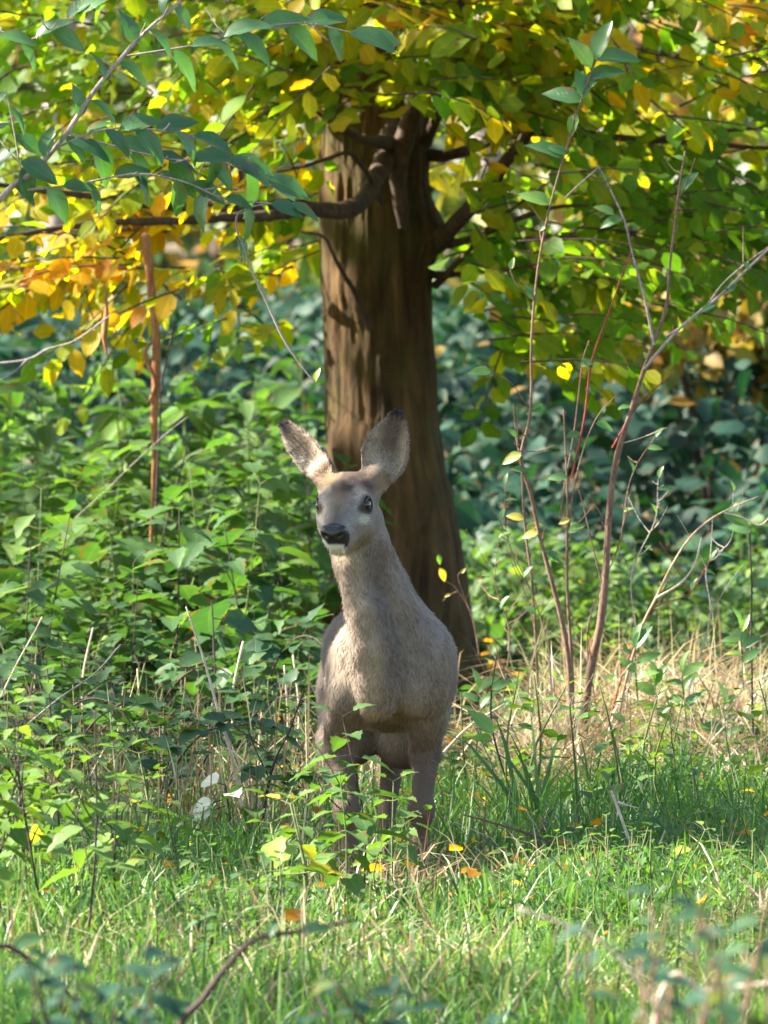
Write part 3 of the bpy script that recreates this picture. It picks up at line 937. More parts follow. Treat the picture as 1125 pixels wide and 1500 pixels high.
def twig_sprays(centres, dirs, rg, lo=.25, hi=.5, per=9):
    """flat sprays of leaves on thin twigs; returns twig Bag and leaf arrays"""
    bag = Bag(); pos = []; dr = []; nn = []; sc = []
    for c, dv in zip(centres, dirs):
        L = rg.uniform(lo, hi)
        dv = rnorm(dv + rg.normal(0, .25, 3)); dv = rnorm(dv)
        end = c + dv * L + np.array([0, 0, -.12 * L])
        midp = (c + end) / 2 + np.array([0, 0, .05 * L])
        bag.add(*tube([c, midp, end], [.0035, .0022, .0010], 4, 5))
        upn = rnorm(np.array([rg.normal(0, .35), rg.normal(0, .35) - .25, 1.0]))
        sd = rnorm(np.cross(dv, upn))
        k = int(per * rg.uniform(.7, 1.3))
        for i in range(k):
            t = (i + .5) / k
            p = c * (1 - t) + end * t + np.array([0, 0, .05 * L * 4 * t * (1 - t) * .5])
            s = 1 if i % 2 else -1
            d = rnorm(dv * .55 + sd * s * .9 + np.array([0, 0, rg.uniform(-.75, -.05)]) + rg.normal(0, .18, 3))
            pos.append(p + d * .008); dr.append(d)
            nn.append(rnorm(upn + rg.normal(0, .45, 3) + np.array([0, -.35, 0])))
            sc.append(rg.uniform(.068, .108) * (1 - .25 * t))
    return bag, np.array(pos), np.array(dr), np.array(nn), np.array(sc)

def canopy_tone(p, rg):
    """green to gold to orange over the crown: orange low on the left, gold in the middle, green on the right and low"""
    px = CX + p[:, 0] * F / p[:, 1]; z = p[:, 2]
    x = p[:, 0]
    t = .31 + .18 * np.exp(-((x + .05) / .6) ** 2) * (z > 1.5) + .22 * np.clip((-x - .10) / .3, 0, 1) * np.clip((1.60 - z) / .15, 0, 1) * np.clip((z - 1.10) / .1, 0, 1)
    t = t + .12 * np.clip((-x - .62) / .18, 0, 1) * np.clip((1.42 - z) / .10, 0, 1)
    t = t - .16 * np.clip((x - .2) / .5, 0, 1) * np.clip((1.7 - z) / .2, 0, 1) + .14 * np.clip((x - .5) / .5, 0, 1) * (z > 1.6)
    t = t + .85 * (fbm(p * 3.0, 71, 3) - .5) + rg.normal(0, .11, len(p))
    return np.clip(t, 0, .97)

def build_beech():
    V, Q, D = trunk_mesh()
    base = P(575, 1040, D)
    origin = (float(base[0]), D, float(gz(base[0], D)))
    root = empty('beech_tree', origin, 'big brown-barked tree with gold and green leaves behind the deer', 'tree')
    og = np.array(origin)
    link('trunk', new_mesh('trunk', V - og, Q), M_BARK, root)
    rg = np.random.default_rng(3)
    limbs = [
        ([(600, 60, 27.9), (585, 150, 27.75), (570, 215, 27.6), (545, 268, 27.4), (515, 305, 27.2), (440, 302, 27.0), (330, 305, 26.8), (215, 298, 26.6), (100, 284, 26.4), (-60, 262, 26.2)], [.055, .045, .032, .026, .026, .023, .017, .013, .009, .005]),
        ([(450, 305, 27.0), (400, 316, 26.8), (320, 320, 26.7), (190, 325, 26.5), (90, 334, 26.4), (0, 348, 26.3), (-120, 352, 26.2)], [.018, .016, .014, .011, .009, .007, .004]),
        ([(632, 356, 27.8), (660, 335, 27.7), (700, 290, 27.6), (740, 240, 27.5), (768, 206, 27.45), (800, 150, 27.3), (850, 60, 27.2)], [.045, .026, .022, .020, .017, .014, .009]),
        ([(630, 225, 27.8), (660, 226, 27.75), (715, 208, 27.6), (765, 196, 27.5), (860, 196, 27.3), (950, 206, 27.2), (1100, 215, 27.1), (1250, 222, 27)], [.022, .018, .015, .014, .012, .010, .007, .004]),
        ([(634, 360, 27.8), (680, 352, 27.7), (740, 328, 27.5), (800, 306, 27.4), (880, 300, 27.2)], [.020, .012, .010, .007, .004]),
        ([(630, 405, 27.8), (680, 402, 27.7), (730, 396, 27.5), (800, 384, 27.3)], [.014, .007, .006, .003]),
        ([(640, 420, 27.8), (680, 372, 27.6), (720, 330, 27.4), (770, 290, 27.2), (830, 250, 27)], [.012, .008, .006, .005, .003]),
        ([(575, 210, 27.6), (540, 205, 27.3), (500, 190, 27.1), (455, 150, 27), (415, 118, 26.9), (350, 80, 26.8)], [.028, .013, .011, .009, .007, .004]),
        ([(560, 300, 27.5), (520, 230, 27.2), (470, 235, 27.0), (400, 255, 26.8)], [.010, .007, .006, .003]),
        ([(625, 210, 27.7), (650, 160, 27.5), (690, 115, 27.4), (735, 80, 27.3), (790, 30, 27.2)], [.020, .012, .010, .008, .005]),
        ([(545, 480, 27.55), (520, 430, 27.45), (495, 385, 27.2), (478, 350, 27.1), (440, 340, 27.0)], [.012, .008, .006, .005, .003]),
        ([(610, 100, 27.9), (680, -40, 27.6), (800, -200, 27.3)], [.06, .045, .03]),
        ([(520, 120, 27.9), (470, -60, 27.6), (360, -240, 27.2)], [.055, .04, .025]),
        ([(590, 330, 27.62), (582, 250, 27.55), (600, 180, 27.55), (622, 100, 27.5), (640, 20, 27.5)], [.018, .026, .030, .032, .03]),
        ([(900, 142, 28.2), (930, 120, 28.1), (965, 98, 28), (1020, 60, 28)], [.012, .014, .012, .009]),
        ([(770, 350, 27.2), (860, 345, 27), (930, 320, 26.9), (1010, 330, 26.8)], [.006, .005, .004, .003]),
        ([(960, 206, 27.2), (1000, 200, 27), (1060, 190, 26.9), (1130, 186, 26.9)], [.010, .008, .006, .004]),
    ]
    starts, dirs = [], []
    for pts, rad in limbs:
        c = np.array([P(*p) for p in pts])
        b = Bag(); b.add(*tube(c - og, rad, 9, len(pts) * 5, .012, len(starts)))
        link('branch', b.mesh('branch'), M_LIMB, root)
    # leafy sprays through the low crown, hanging from twigs
    N = 1750
    c = np.stack([rg.uniform(-1.75, 1.75, N), rg.normal(27.4, .85, N), np.zeros(N)], 1)
    # lower edge of the crown as in the photograph
    lowx = np.array([-1.75, -1.1, -.8, -.55, -.3, -.12, .12, .3, .5, .62, .8, 1.1, 1.75])
    lowz = np.array([1.12, 1.16, 1.18, 1.10, 1.00, 1.40, 1.40, .99, .95, 1.02, 1.22, 1.38, 1.3])
    lo = np.interp(c[:, 0], lowx, lowz) + .05
    c[:, 2] = lo + (2.75 - lo) * rg.random(N) ** 1.15
    nx_ = 290; c[:nx_] = np.stack([rg.normal(-.03, .30, nx_), rg.uniform(26.7, 27.45, nx_), rg.uniform(1.74, 2.25, nx_)], 1)
    keep = ~((np.abs(c[:, 0] + .03) < .19) & (c[:, 2] < 1.73) & (c[:, 1] < 28))
    keep &= ~((fbm(c * 3.2, 91, 2) < .33) & (c[:, 2] < 2.0))
    keep &= ~(unblocked(c, .05, .12, 16) & (c[:, 0] < -.05) & (rg.random(N) < .97))
    keep &= ~(unblocked(c, .35) & (rg.random(N) < .45))
    c = c[keep]
    dv = np.stack([np.sign(c[:, 0]) * .8 + rg.normal(0, .5, len(c)), rg.normal(0, .6, len(c)), rg.normal(-.1, .2, len(c))], 1)
    bag, pos, dr, nn, sc = twig_sprays(c, dv, rg, .22, .45, 10)
    kk = ~(unblocked(pos, .06, .035, 16) & (rg.random(len(pos)) < .96)) & ~(unblocked(pos, .5) & (rg.random(len(pos)) < .35))
    pos, dr, nn, sc = pos[kk], dr[kk], nn[kk], sc[kk]
    tw = Bag(); tw.add(bag_V(bag) - og, np.vstack(bag.Q), np.vstack(bag.T))
    o = link('twig', tw.mesh('twig'), M_LIMB, root); o['kind'] = 'stuff'
    tone = canopy_tone(pos, rg)
    # the 300 leaves that show largest are parts of their own
    vis = (np.abs(pos[:, 0]) < 1.08) & (pos[:, 2] < 2.05) & (pos[:, 1] < 28)
    order = np.argsort(np.where(vis, pos[:, 1] - 12 * sc, 1e3))[:300]
    m = np.zeros(len(pos), bool); m[order] = True
    leaf_objects('leaf', leaf_mesh('beech', T_BEECH, M_BEECH), pos[m], dr[m], nn[m], sc[m], tone[m], root, og)
    o = merged_leaves('foliage', MIX_BEECH, pos[~m] - og, dr[~m], nn[~m], sc[~m], tone[~m], M_BEECH, root); o['kind'] = 'stuff'
    # high crown above the picture: throws the shade
    shade_crown(root, og, np.array([-.2, 27.6, 5.2]), (3.6, 3.4, 2.9), 6500, rg, .10)
    return root

def bag_V(b): return np.vstack(b.V)

def shade_crown(root, og, cen, rad, N, rg, size=.12, mat=None, name='crown', clump=None):
    rad = np.array(rad)
    q = rnorm(rg.normal(0, 1, (N, 3))) * (rg.random(N) ** .36)[:, None]
    p = cen + q * rad
    p = p + (np.stack([vnoise(p * .9 + 7 * k, 60 + k) for k in range(3)], 1) - .5) * .9
    k = fbm(p * .75, 66, 3) > .43
    p = p[k]
    if clump is not None:                                # extra leaves added out of view to block the sun
        cc, cr, cn = clump
        p = np.vstack([p, np.array(cc) + rg.normal(0, 1, (cn, 3)) * np.array(cr)])
    p = p[~unblocked(p, 0, size * .35) & (p[:, 2] > 2.4)]
    n = len(p)
    d = rnorm(rg.normal(0, 1, (n, 3)) * np.array([1, 1, .5])); nn_ = rnorm(rg.normal(0, .5, (n, 3)) + np.array([0, 0, 1.]))
    o = merged_leaves(name, T_CARD, p - og, d, nn_, size * rg.uniform(.7, 1.3, n), np.clip(.35 + .8 * (fbm(p * 1.5, 5, 2) - .5) + rg.normal(0, .12, n), 0, 1), mat or M_BEECH, root)
    o['kind'] = 'stuff'
build_beech()

# ------------------------------------------------------------------ other trees: to the left (they shade the clearing) and in the wood behind
def wood_tree(x, y, h, r0, crown_c, crown_r, N, seed, label, cat='tree', size=.13, lean=0.0, group=None, mat=None, bark=None, clump=None):
    rg = np.random.default_rng(seed)
    g = float(gz(x, y)); og = np.array([x, y, g])
    root = empty('beech_tree' if mat is None else 'tree', (x, y, g), label, cat, group)
    b = Bag()
    b.add(*tube([(0, 0, -.1), (0, 0, .15), (lean * .3, 0, h * .35), (lean, 0, h * .7), (lean * 1.3, .1, h)], [r0 * 1.35, r0 * 1.05, r0 * .85, r0 * .55, r0 * .15], 16, 30, .05, seed))
    link('trunk', b.mesh('trunk'), bark or M_LIMB, root)
    for k in range(6):
        a = rg.uniform(0, 6.28); z0 = h * rg.uniform(.4, .8); L = min(crown_r) * rg.uniform(.5, .9)
        b = Bag(); b.add(*tube([(lean * z0 / h, 0, z0), (lean * z0 / h + math.cos(a) * L * .5, math.sin(a) * L * .5, z0 + L * .25), (lean + math.cos(a) * L, math.sin(a) * L, z0 + L * .35)], [r0 * .35, r0 * .22, r0 * .08], 7, 10, .05, k))
        link('branch', b.mesh('branch'), bark or M_LIMB, root)
    shade_crown(root, og, np.array(crown_c, float), crown_r, N, rg, size, mat, 'crown', clump)
    return root

wood_tree(-6.2, 21.6, 8.5, .16, (-6.0, 21.4, 5.6), (2.9, 3.2, 2.6), 9500, 101, 'young tree out of the picture left of the deer, its crown shading the clearing', clump=(tuple(np.array([0, 20.15, .72]) + SUN * 6.2), (.30, .55, .42), 1500))  # clump added across the sun ray to keep the deer in shade
wood_tree(-5.4, 15.6, 8.0, .14, (-5.2, 16.0, 5.4), (2.4, 3.0, 2.4), 6000, 102, 'tree with a broad crown left of the foreground grass')
wood_tree(-7.0, 28.0, 10, .20, (-6.6, 27.5, 6.4), (3.4, 3.6, 3.2), 9500, 103, 'tree standing left of the herb bank')
wood_tree(-6.5, 36.0, 11, .22, (-5.6, 36.0, 6.8), (4.0, 4.4, 3.6), 9000, 104, 'tall tree behind the herb bank on the left')
wood_tree(1.9, 40.5, 11, .20, (1.0, 41.0, 7.0), (4.2, 3.6, 3.6), 8000, 105, 'tree behind the dark brambles')

#---SETTING-END---

# ------------------------------------------------------------------ plant builders: leaves as (pos, dir, normal, size) and stems as tubes
def gen_nettle(rg, h, s0=.085, side=2, gap=.052):
    lv, st = [], []
    lean = rg.normal(0, .07, 2)
    def stem(b, e, r0, s0, t0):
        L = np.linalg.norm(e - b); n = max(3, int(L / gap))
        mid = (b + e) / 2 + np.append(rg.normal(0, .015, 2), 0)
        st.append(([b, mid, e], [r0, r0 * .7, r0 * .35]))
        a0 = rg.uniform(0, 3)
        for i in range(n):
            t = t0 + (1 - t0) * (i + 1) / n
            p = (1 - t) ** 2 * b + 2 * t * (1 - t) * mid + t * t * e
            a = a0 + (i % 2) * 1.57 + rg.normal(0, .15)
            for k in (0, 1):
                aa = a + k * math.pi
                d = rnorm(np.array([math.cos(aa), math.sin(aa), rg.uniform(-.45, .25) + (.5 if i >= n - 1 else 0)]))
                pet = .25 * s0
                s = s0 * (1.05 - .55 * max(0, t - .55) / .45) * rg.uniform(.75, 1.1) * (.8 if t < .3 else 1)
                lv.append((p + d * pet, d, rnorm(np.array([rg.normal(0, .22), rg.normal(0, .22), 1.]) + d * .15), s))
                st.append(([p, p + d * pet * 1.1], [r0 * .3, r0 * .22]))
    top = np.array([lean[0] * h * 2, lean[1] * h * 2, h])
    stem(np.zeros(3), top, .0030, s0, .28)
    for k in range(side):
        t = rg.uniform(.3, .65); a = rg.uniform(0, 6.28)
        b = top * t
        stem(b, b + np.array([math.cos(a) * h * .22, math.sin(a) * h * .22, h * .28]), .0018, s0 * .7, .3)
    return lv, st

def gen_balsam(rg, h, s0=.14):
    lv, st = [], []
    top = np.array([rg.normal(0, .06), rg.normal(0, .06), h])
    st.append(([np.zeros(3), top * .5 + np.append(rg.normal(0, .02, 2), 0), top], [.0045, .0035, .002]))
    n = int(h * .65 / .07)
    for i in range(n):
        t = .35 + .65 * (i + 1) / n
        a0 = rg.uniform(0, 6)
        for k in range(3):
            a = a0 + k * 2.09 + rg.normal(0, .2)
            d = rnorm(np.array([math.cos(a), math.sin(a), rg.uniform(-.5, .35)]))
            lv.append((top * t + d * .012, d, rnorm(np.array([rg.normal(0, .2), rg.normal(0, .2), 1.])), s0 * rg.uniform(.7, 1.05) * (1 - .35 * t + .1)))
    return lv, st

def gen_bramble(rg, L=.8, s0=.075):
    lv, st = [], []
    a = rg.uniform(0, 6.28); o = np.array([math.cos(a), math.sin(a), 0])
    for c in range(2):
        a = a + rg.uniform(1.5, 4); o = np.array([math.cos(a), math.sin(a), 0]); LL = L * rg.uniform(.7, 1)
        pts = spline(np.array([np.zeros(3), o * LL * .2 + [0, 0, LL * .55], o * LL * .55 + [0, 0, LL * .72], o * LL + [0, 0, LL * .42]]), 14)
        st.append((list(pts), [.0035, .003, .0022, .0012]))
        for i in range(3, 14):
            sd = rnorm(np.cross(pts[i] - pts[i - 1], [0, 0, 1])) * (1 if i % 2 else -1)
            d0 = rnorm(sd * .8 + np.array([0, 0, rg.uniform(-.1, .5)]) + rg.normal(0, .2, 3))
            p = pts[i] + d0 * .04
            st.append(([pts[i], p], [.0012, .0010]))
            up = rnorm(np.array([rg.normal(0, .3), rg.normal(0, .3), 1]))
            sd2 = rnorm(np.cross(d0, up))
            for w in (0, 1, -1):
                d = rnorm(d0 + sd2 * w * 1.1 + np.array([0, 0, rg.uniform(-.4, 0)]))
                lv.append((p + d * .01, d, rnorm(up + rg.normal(0, .15, 3)), s0 * rg.uniform(.75, 1.1) * (1 if w == 0 else .85)))
    return lv, st

def leaf_arrays(lv):
    return (np.array([l[0] for l in lv]), np.array([l[1] for l in lv]), np.array([l[2] for l in lv]), np.array([l[3] for l in lv]))

def make_plant(name, gen, T, tkey, mleaf, mstem, loc, tone, label, cat, group=None, rg=None):
    """one plant as a thing: Empty > stem, leaf, leaf.001 ..."""
    lv, st = gen
    root = empty(name, (float(loc[0]), float(loc[1]), float(loc[2])), label, cat, group)
    b = Bag()
    for pts, rad in st: b.add(*tube(np.array(pts), rad, 5, max(2, len(pts) * 2)))
    link('stem', b.mesh('stem'), mstem, root)
    pos, d, n, s = leaf_arrays(lv)
    rg = rg or RNG
    leaf_objects('leaf', leaf_mesh(tkey, T, mleaf), pos, d, n, s, np.clip(tone + rg.normal(0, .10, len(s)), 0, .97), root, (0, 0, 0))
    return root

def place_words(x, y, sc, cols, rows, smid):
    """size word, column and row of one plant in its group, named by what stands there"""
    px = CX + x * F / y
    c = [w for lim, w in cols if px < lim][0]
    r = [w for lim, w in rows if y < lim][0]
    a = 'small' if sc < smid[0] else ('tall' if sc > smid[1] else 'middling')
    return a, c, r

WORDS = {
    'nettles of the herb bank': ('{a} nettle of the herb bank, {c}, {r}', [(60, 'at the left picture edge'), (190, 'left of the rusty stem'), (270, 'beside the rusty stem'), (380, 'between rusty stem and deer'), (9999, 'next to the deer\'s head')], [(26.2, 'front row'), (28, 'second row'), (29.8, 'third row'), (99, 'back row')]),
    'long-leaved balsams of the herb bank': ('{a} long-leaved balsam {c}, {r}', [(60, 'at the left picture edge'), (190, 'left of the rusty stem'), (270, 'behind the rusty stem'), (380, 'right of the rusty stem'), (9999, 'near the beech trunk')], [(29, 'front row'), (30.5, 'second row'), (32, 'third row'), (99, 'back row')]),
    'low nettles right of the trunk': ('{a} low nettle {c}, {r}', [(730, 'beside the trunk foot'), (800, 'left of the slender cherry'), (870, 'behind the saplings'), (980, 'right of the brown shrub'), (9999, 'at the right picture edge')], [(27, 'just behind the straw'), (28.5, 'second row behind the straw'), (30, 'third row behind the straw'), (99, 'against the brambles')]),
    'brambles left of the deer': ('{a} trailing bramble {c}, {r}', [(120, 'at the left picture edge'), (250, 'below the rusty stem'), (350, 'beside the leaning dry stalk'), (9999, 'close to the deer\'s flank')], [(22.4, 'in front'), (23.6, 'halfway back'), (99, 'behind')]),
    'brambles in the straw': ('{a} bramble in the pale straw {c}, {r}', [(860, 'below the cherry sapling'), (980, 'below the brown shrub'), (9999, 'toward the right edge')], [(24.6, 'in front'), (99, 'behind')]),
    'green herbs in the straw': ('{a} yellow-green herb in the straw {c}, {r}', [(760, 'close to the deer'), (850, 'below the cherry sapling'), (950, 'below the brown shrub'), (1050, 'below the arching cane'), (9999, 'at the right edge')], [(23.2, 'front row'), (24.4, 'middle row'), (99, 'back row')]),
    'small herbs beside the right foreleg': ('{a} lawn herb {c}, {r}', [(720, 'beside the right foreleg'), (820, 'below the dark arching blades'), (930, 'left of the bleached forked twig'), (1030, 'right of the bleached forked twig'), (9999, 'at the right picture edge')], [(19.7, 'nearest the camera'), (20.5, 'level with the hooves'), (99, 'behind the hooves')]),
    'small herbs left of the forelegs': ('{a} herb in shaded grass {c}, {r}', [(120, 'in the left nettle clump'), (260, 'right of the left nettle clump'), (370, 'near the leaning dry stalk'), (9999, 'left of the left foreleg')], [(19.4, 'nearest the camera'), (20.8, 'level with the hooves'), (99, 'behind the hooves')]),
}

def scatter_things(protos, spots, group, label, drnd=lambda x, y: 0.0):
    k = 0
    fmt, cols, rows = WORDS[group]
    ss = sorted(s for _, _, s in spots); smid = (ss[len(ss) // 3], ss[2 * len(ss) // 3])
    for (x, y, sc) in spots:
        a_, c_, r_ = place_words(x, y, sc, cols, rows, smid); label = fmt.format(a=a_, c=c_, r=r_)
        pr = protos[k % len(protos)]
        if k < len(protos):
            pr.location = (x, y, float(gz(x, y))); pr.scale = (sc,) * 3; pr.rotation_euler = (0, 0, random.uniform(0, 6.28))
            pr['group'] = group; pr['label'] = label
        else:
            copy_thing(pr, (x, y, float(gz(x, y))), random.uniform(0, 6.28), sc, label, group, drnd(x, y) + random.uniform(-.2, .16))
        k += 1

rgp = np.random.default_rng(21)
def spots(n, x0, x1, y0, y1, s0, s1, mind=.12, avoid=None):
    out = []; tries = 0
    while len(out) < n and tries < n * 60:
        tries += 1
        x = rgp.uniform(x0, x1); y = rgp.uniform(y0, y1)
        if avoid and avoid(x, y): continue
        if all((x - a) ** 2 + ((y - b) * .6) ** 2 > mind ** 2 for a, b, _ in out):
            out.append((x, y, rgp.uniform(s0, s1)))
    return out
near_deer = lambda x, y: (abs(x) < .26 and 18.9 < y < 21.3) or (abs(x - .08) < .27 and 22.5 < y < 28.2) or ((x - .05) ** 2 + (y - 27.8) ** 2 < .35 ** 2)

def protos(n, name, genf, T, key, ml, ms, tone, cat):
    out = []
    for i in range(n):
        out.append(make_plant(name, genf(rgp), T, key, ml, ms, (0, 0, 0), tone, 'x', cat, None, rgp))
    return out

# herb bank on the left
nt_ = protos(5, 'nettle', lambda r: gen_nettle(r, .72, .172, 1, .070), T_NETTLE, 'nettle', M_HERB, M_GREENSTEM, .38, 'nettle')
scatter_things(nt_, spots(60, -1.7, -.08, 24.2, 31.5, .75, 1.2, .13, near_deer), 'nettles of the herb bank', 'green nettle in the dense herb bank left of the beech trunk')
ba_ = protos(4, 'balsam_plant', lambda r: gen_balsam(r, .85, .19), T_BALSAM, 'balsam', M_HERB, M_GREENSTEM, .42, 'balsam')
scatter_things(ba_, spots(46, -1.8, -.15, 27.5, 33, .8, 1.15, .15, near_deer), 'long-leaved balsams of the herb bank', 'tall long-leaved balsam at the back of the herb bank on the left')
# low green herbs on the right, behind the straw
nr_ = protos(4, 'nettle', lambda r: gen_nettle(r, .42, .082, 1), T_NETTLE, 'nettle', M_HERB, M_GREENSTEM, .52, 'nettle')
scatter_things(nr_, spots(56, .30, 1.9, 25.6, 31.5, .7, 1.15, .12, near_deer), 'low nettles right of the trunk', 'low nettle between the pale straw and the dark brambles right of the trunk')
br_ = protos(4, 'bramble_plant', lambda r: gen_bramble(r, .55, .070), T_BRAMBLE, 'bramble', M_HERB, M_DARKSTEM, .28, 'bramble')
scatter_things(br_, spots(26, -1.4, -.20, 21.2, 25.2, .6, 1.05, .17, near_deer), 'brambles left of the deer', 'trailing bramble among dry stalks left of the deer')
scatter_things([copy_thing(p, (0, 0, 0), 0, 1, 'x', 'x') for p in br_], spots(14, .4, 1.5, 23.5, 26.2, .4, .8, .2, near_deer), 'brambles in the straw', 'small bramble growing through the pale straw on the right')
st_ = protos(4, 'leafy_herb', lambda r: gen_nettle(r, .30, .075, 1), T_CHERRY, 'straw_herb', M_HERB, M_GREENSTEM, .70, 'herb')
scatter_things(st_, spots(56, .18, 1.35, 21.9, 26.2, .5, 1.05, .11, near_deer), 'green herbs in the straw', 'leafy yellow-green herb growing out of the pale dry grass', )
# little herbs in the lawn
hb_ = protos(4, 'small_herb', lambda r: gen_nettle(r, .15, .052, 0), T_NETTLE, 'nettle', M_HERB, M_GREENSTEM, .62, 'herb')
scatter_things(hb_, spots(60, .10, 1.25, 19.0, 20.8, .55, .95, .05, near_deer), 'small herbs beside the right foreleg', 'small broad-leaved herb in the bright grass right of the deer')
scatter_things([copy_thing(p, (0, 0, 0), 0, 1, 'x', 'x') for p in hb_], spots(46, -1.2, -.15, 18.2, 22.5, .8, 1.9, .07, near_deer), 'small herbs left of the forelegs', 'small herb in the shaded grass left of the deer')

def ov(x, y): return (x, y, float(gz(x, y)))
# nettle in front of the legs
p = P(530, 1372, 18.8)
make_plant('nettle', gen_nettle(np.random.default_rng(4), .425, .098, 2), T_NETTLE, 'nettle', M_HERB, M_DARKSTEM, ov(p[0], 18.8), .46, 'dark-stemmed nettle standing right in front of the deer\'s forelegs', 'nettle')
for k_, (px_, d_, h_, lab_) in enumerate(((500, 18.7, .33, 'shorter nettle left of the dark-stemmed one before the deer\'s forelegs'), (575, 19.1, .27, 'small pale nettle right of the dark-stemmed one before the deer\'s legs'), (455, 18.9, .25, 'bushy low nettle in front of the deer\'s left foreleg'))):
    q_ = P(px_, 1372, d_)
    make_plant('nettle', gen_nettle(np.random.default_rng(70 + k_), h_, .080, 1), T_NETTLE, 'nettle', M_HERB, M_GREENSTEM, ov(q_[0], d_), .55, lab_, 'nettle')
p = P(572, 1360, 18.95)
make_plant('nettle', gen_nettle(np.random.default_rng(9), .16, .075, 0), T_NETTLE, 'nettle', M_HERB, M_GREENSTEM, ov(p[0], 18.95), .80, 'short yellow-green nettle before the gap between the deer\'s legs', 'nettle')
p = P(1022, 1340, 19.4)
make_plant('nettle', gen_nettle(np.random.default_rng(14), .15, .075, 0), T_NETTLE, 'nettle', M_HERB, M_GREENSTEM, ov(p[0], 19.4), .85, 'short bright nettle in the sunlit grass near the right edge', 'nettle')
# leafy clump at the left edge, closer to the camera
k = 0
for (px, d, h, lab) in ((20, 17.4, .55, 'tallest pale nettle at the left edge in front of the brambles'), (70, 17.7, .50, 'sunlit nettle second from the left edge of the clearing'),
                        (125, 17.5, .46, 'bushy pale nettle in the middle of the left clump'), (170, 17.9, .36, 'short nettle at the right side of the left clump'),
                        (-30, 17.8, .5, 'nettle half cut off by the left edge of the picture'), (95, 18.4, .52, 'nettle at the back of the left clump'), (45, 18.1, .44, 'dense nettle behind the tallest one at the left edge')):
    q = P(px, 1400, d)
    make_plant('nettle', gen_nettle(np.random.default_rng(40 + k), h, .078, 3), T_NETTLE, 'nettle', M_HERB, M_DARKSTEM, ov(q[0], d), .62, lab, 'nettle', 'nettles of the left clump')
    k += 1
# single big leaves that catch the eye on the left
def broad_plant(px, py, d, label, sizes, seed, tone=.4, mat=M_HERB):
    rg = np.random.default_rng(seed)
    q = P(px, py, d); g = float(gz(q[0], d))
    h = q[2] - g
    lv = []; st = [([np.zeros(3), np.array([.01, 0, h * .5]), np.array([0, 0, h])], [.004, .003, .002])]
    for i, s in enumerate(sizes):
        a = rg.uniform(0, 6.28); t = 1 - i * .09
        dd = rnorm(np.array([math.cos(a), math.sin(a) * .7, rg.uniform(-.5, .1)]))
        b = np.array([0, 0, h * t]); e = b + dd * .03
        st.append(([b, e], [.0016, .0012]))
        lv.append((e, dd, rnorm(np.array([rg.normal(0, .3), -.75, .8])), s))
    return make_plant('broad_leaved_plant', (lv, st), T_BRAMBLE, 'broad', mat, M_DARKSTEM, (q[0], d, g), tone, label, 'plant', None, rg)
broad_plant(310, 880, 23.4, 'plant with one broad teal leaf standing left of the deer\'s neck', [.16, .10, .09, .08], 2, .12)
broad_plant(440, 950, 24.6, 'broad-leaved plant close to the left flank of the deer', [.11, .10, .09, .10, .08], 3, .3)
broad_plant(355, 940, 24.0, 'broad-leaved plant below the teal leaf', [.10, .09, .09, .08], 5, .2)
broad_plant(230, 1035, 22.2, 'broad-leaved plant low on the left among dry stalks', [.09, .08, .08, .07], 6, .45)
broad_plant(540 - 90, 620, 28.6, 'yellow-green plant behind the left ear of the deer', [.09, .10, .09, .08, .08, .08], 7, .75)
broad_plant(330, 1150, 20.9, 'plant with bleached white leaves shining in a fleck of sun left of the legs', [.062, .058, .055, .05, .045], 8, .5, M_SUNLIT)

# ------------------------------------------------------------------ masses of foliage
def merged_plants(name, genf, T, mleaf, mstem, spots_, tonef, rg, label, nproto=7):
    """far plants nobody could count: leaves and stems joined"""
    pr = [genf(rg) for _ in range(nproto)]
    Ps, Ds, Ns, Ss, Rs = [], [], [], [], []
    bag = Bag()
    for i, (x, y, z, sc) in enumerate(spots_):
        lv, st = pr[i % nproto]
        pos, d, n, s = leaf_arrays(lv)
        a = rg.uniform(0, 6.28); R = np.array([[math.cos(a), -math.sin(a), 0], [math.sin(a), math.cos(a), 0], [0, 0, 1]])
        Ps.append(pos @ R.T * sc + [x, y, z]); Ds.append(d @ R.T); Ns.append(n @ R.T); Ss.append(s * sc)
        Rs.append(np.clip(tonef(x, y) + rg.normal(0, .13, len(s)), 0, 1))
        pts, rad = st[0]
        bag.add(*tube(np.array(pts) @ R.T * sc + [x, y, z], np.array(rad) * sc, 4, 6))
    o = merged_leaves(name, T, np.vstack(Ps), np.vstack(Ds), np.vstack(Ns), np.concatenate(Ss), np.concatenate(Rs), mleaf)
    tag(o, label, kind='stuff')
    s = link('stalks', bag.mesh(name + '_stalks'), mstem); tag(s, 'thin dark stalks of the undergrowth', kind='stuff')
    return o

rgm = np.random.default_rng(33)
def mound_z(x, y):
    x = np.asarray(x, float); y = np.asarray(y, float)
    q = np.stack([x * 1.0, y * .55, np.zeros_like(x)], -1)
    h = .42 + .62 * np.clip((y - 31) / 7, 0, 1) + .75 * (fbm(q, 55, 3) - .5)
    h = h - .5 * np.exp(-((x - .95) / .22) ** 2 - ((y - 34) / 2.2) ** 2)
    h = h - .10 * np.clip((-x) / 1.0, 0, 1)
    return np.clip(h, .22, 1.4)

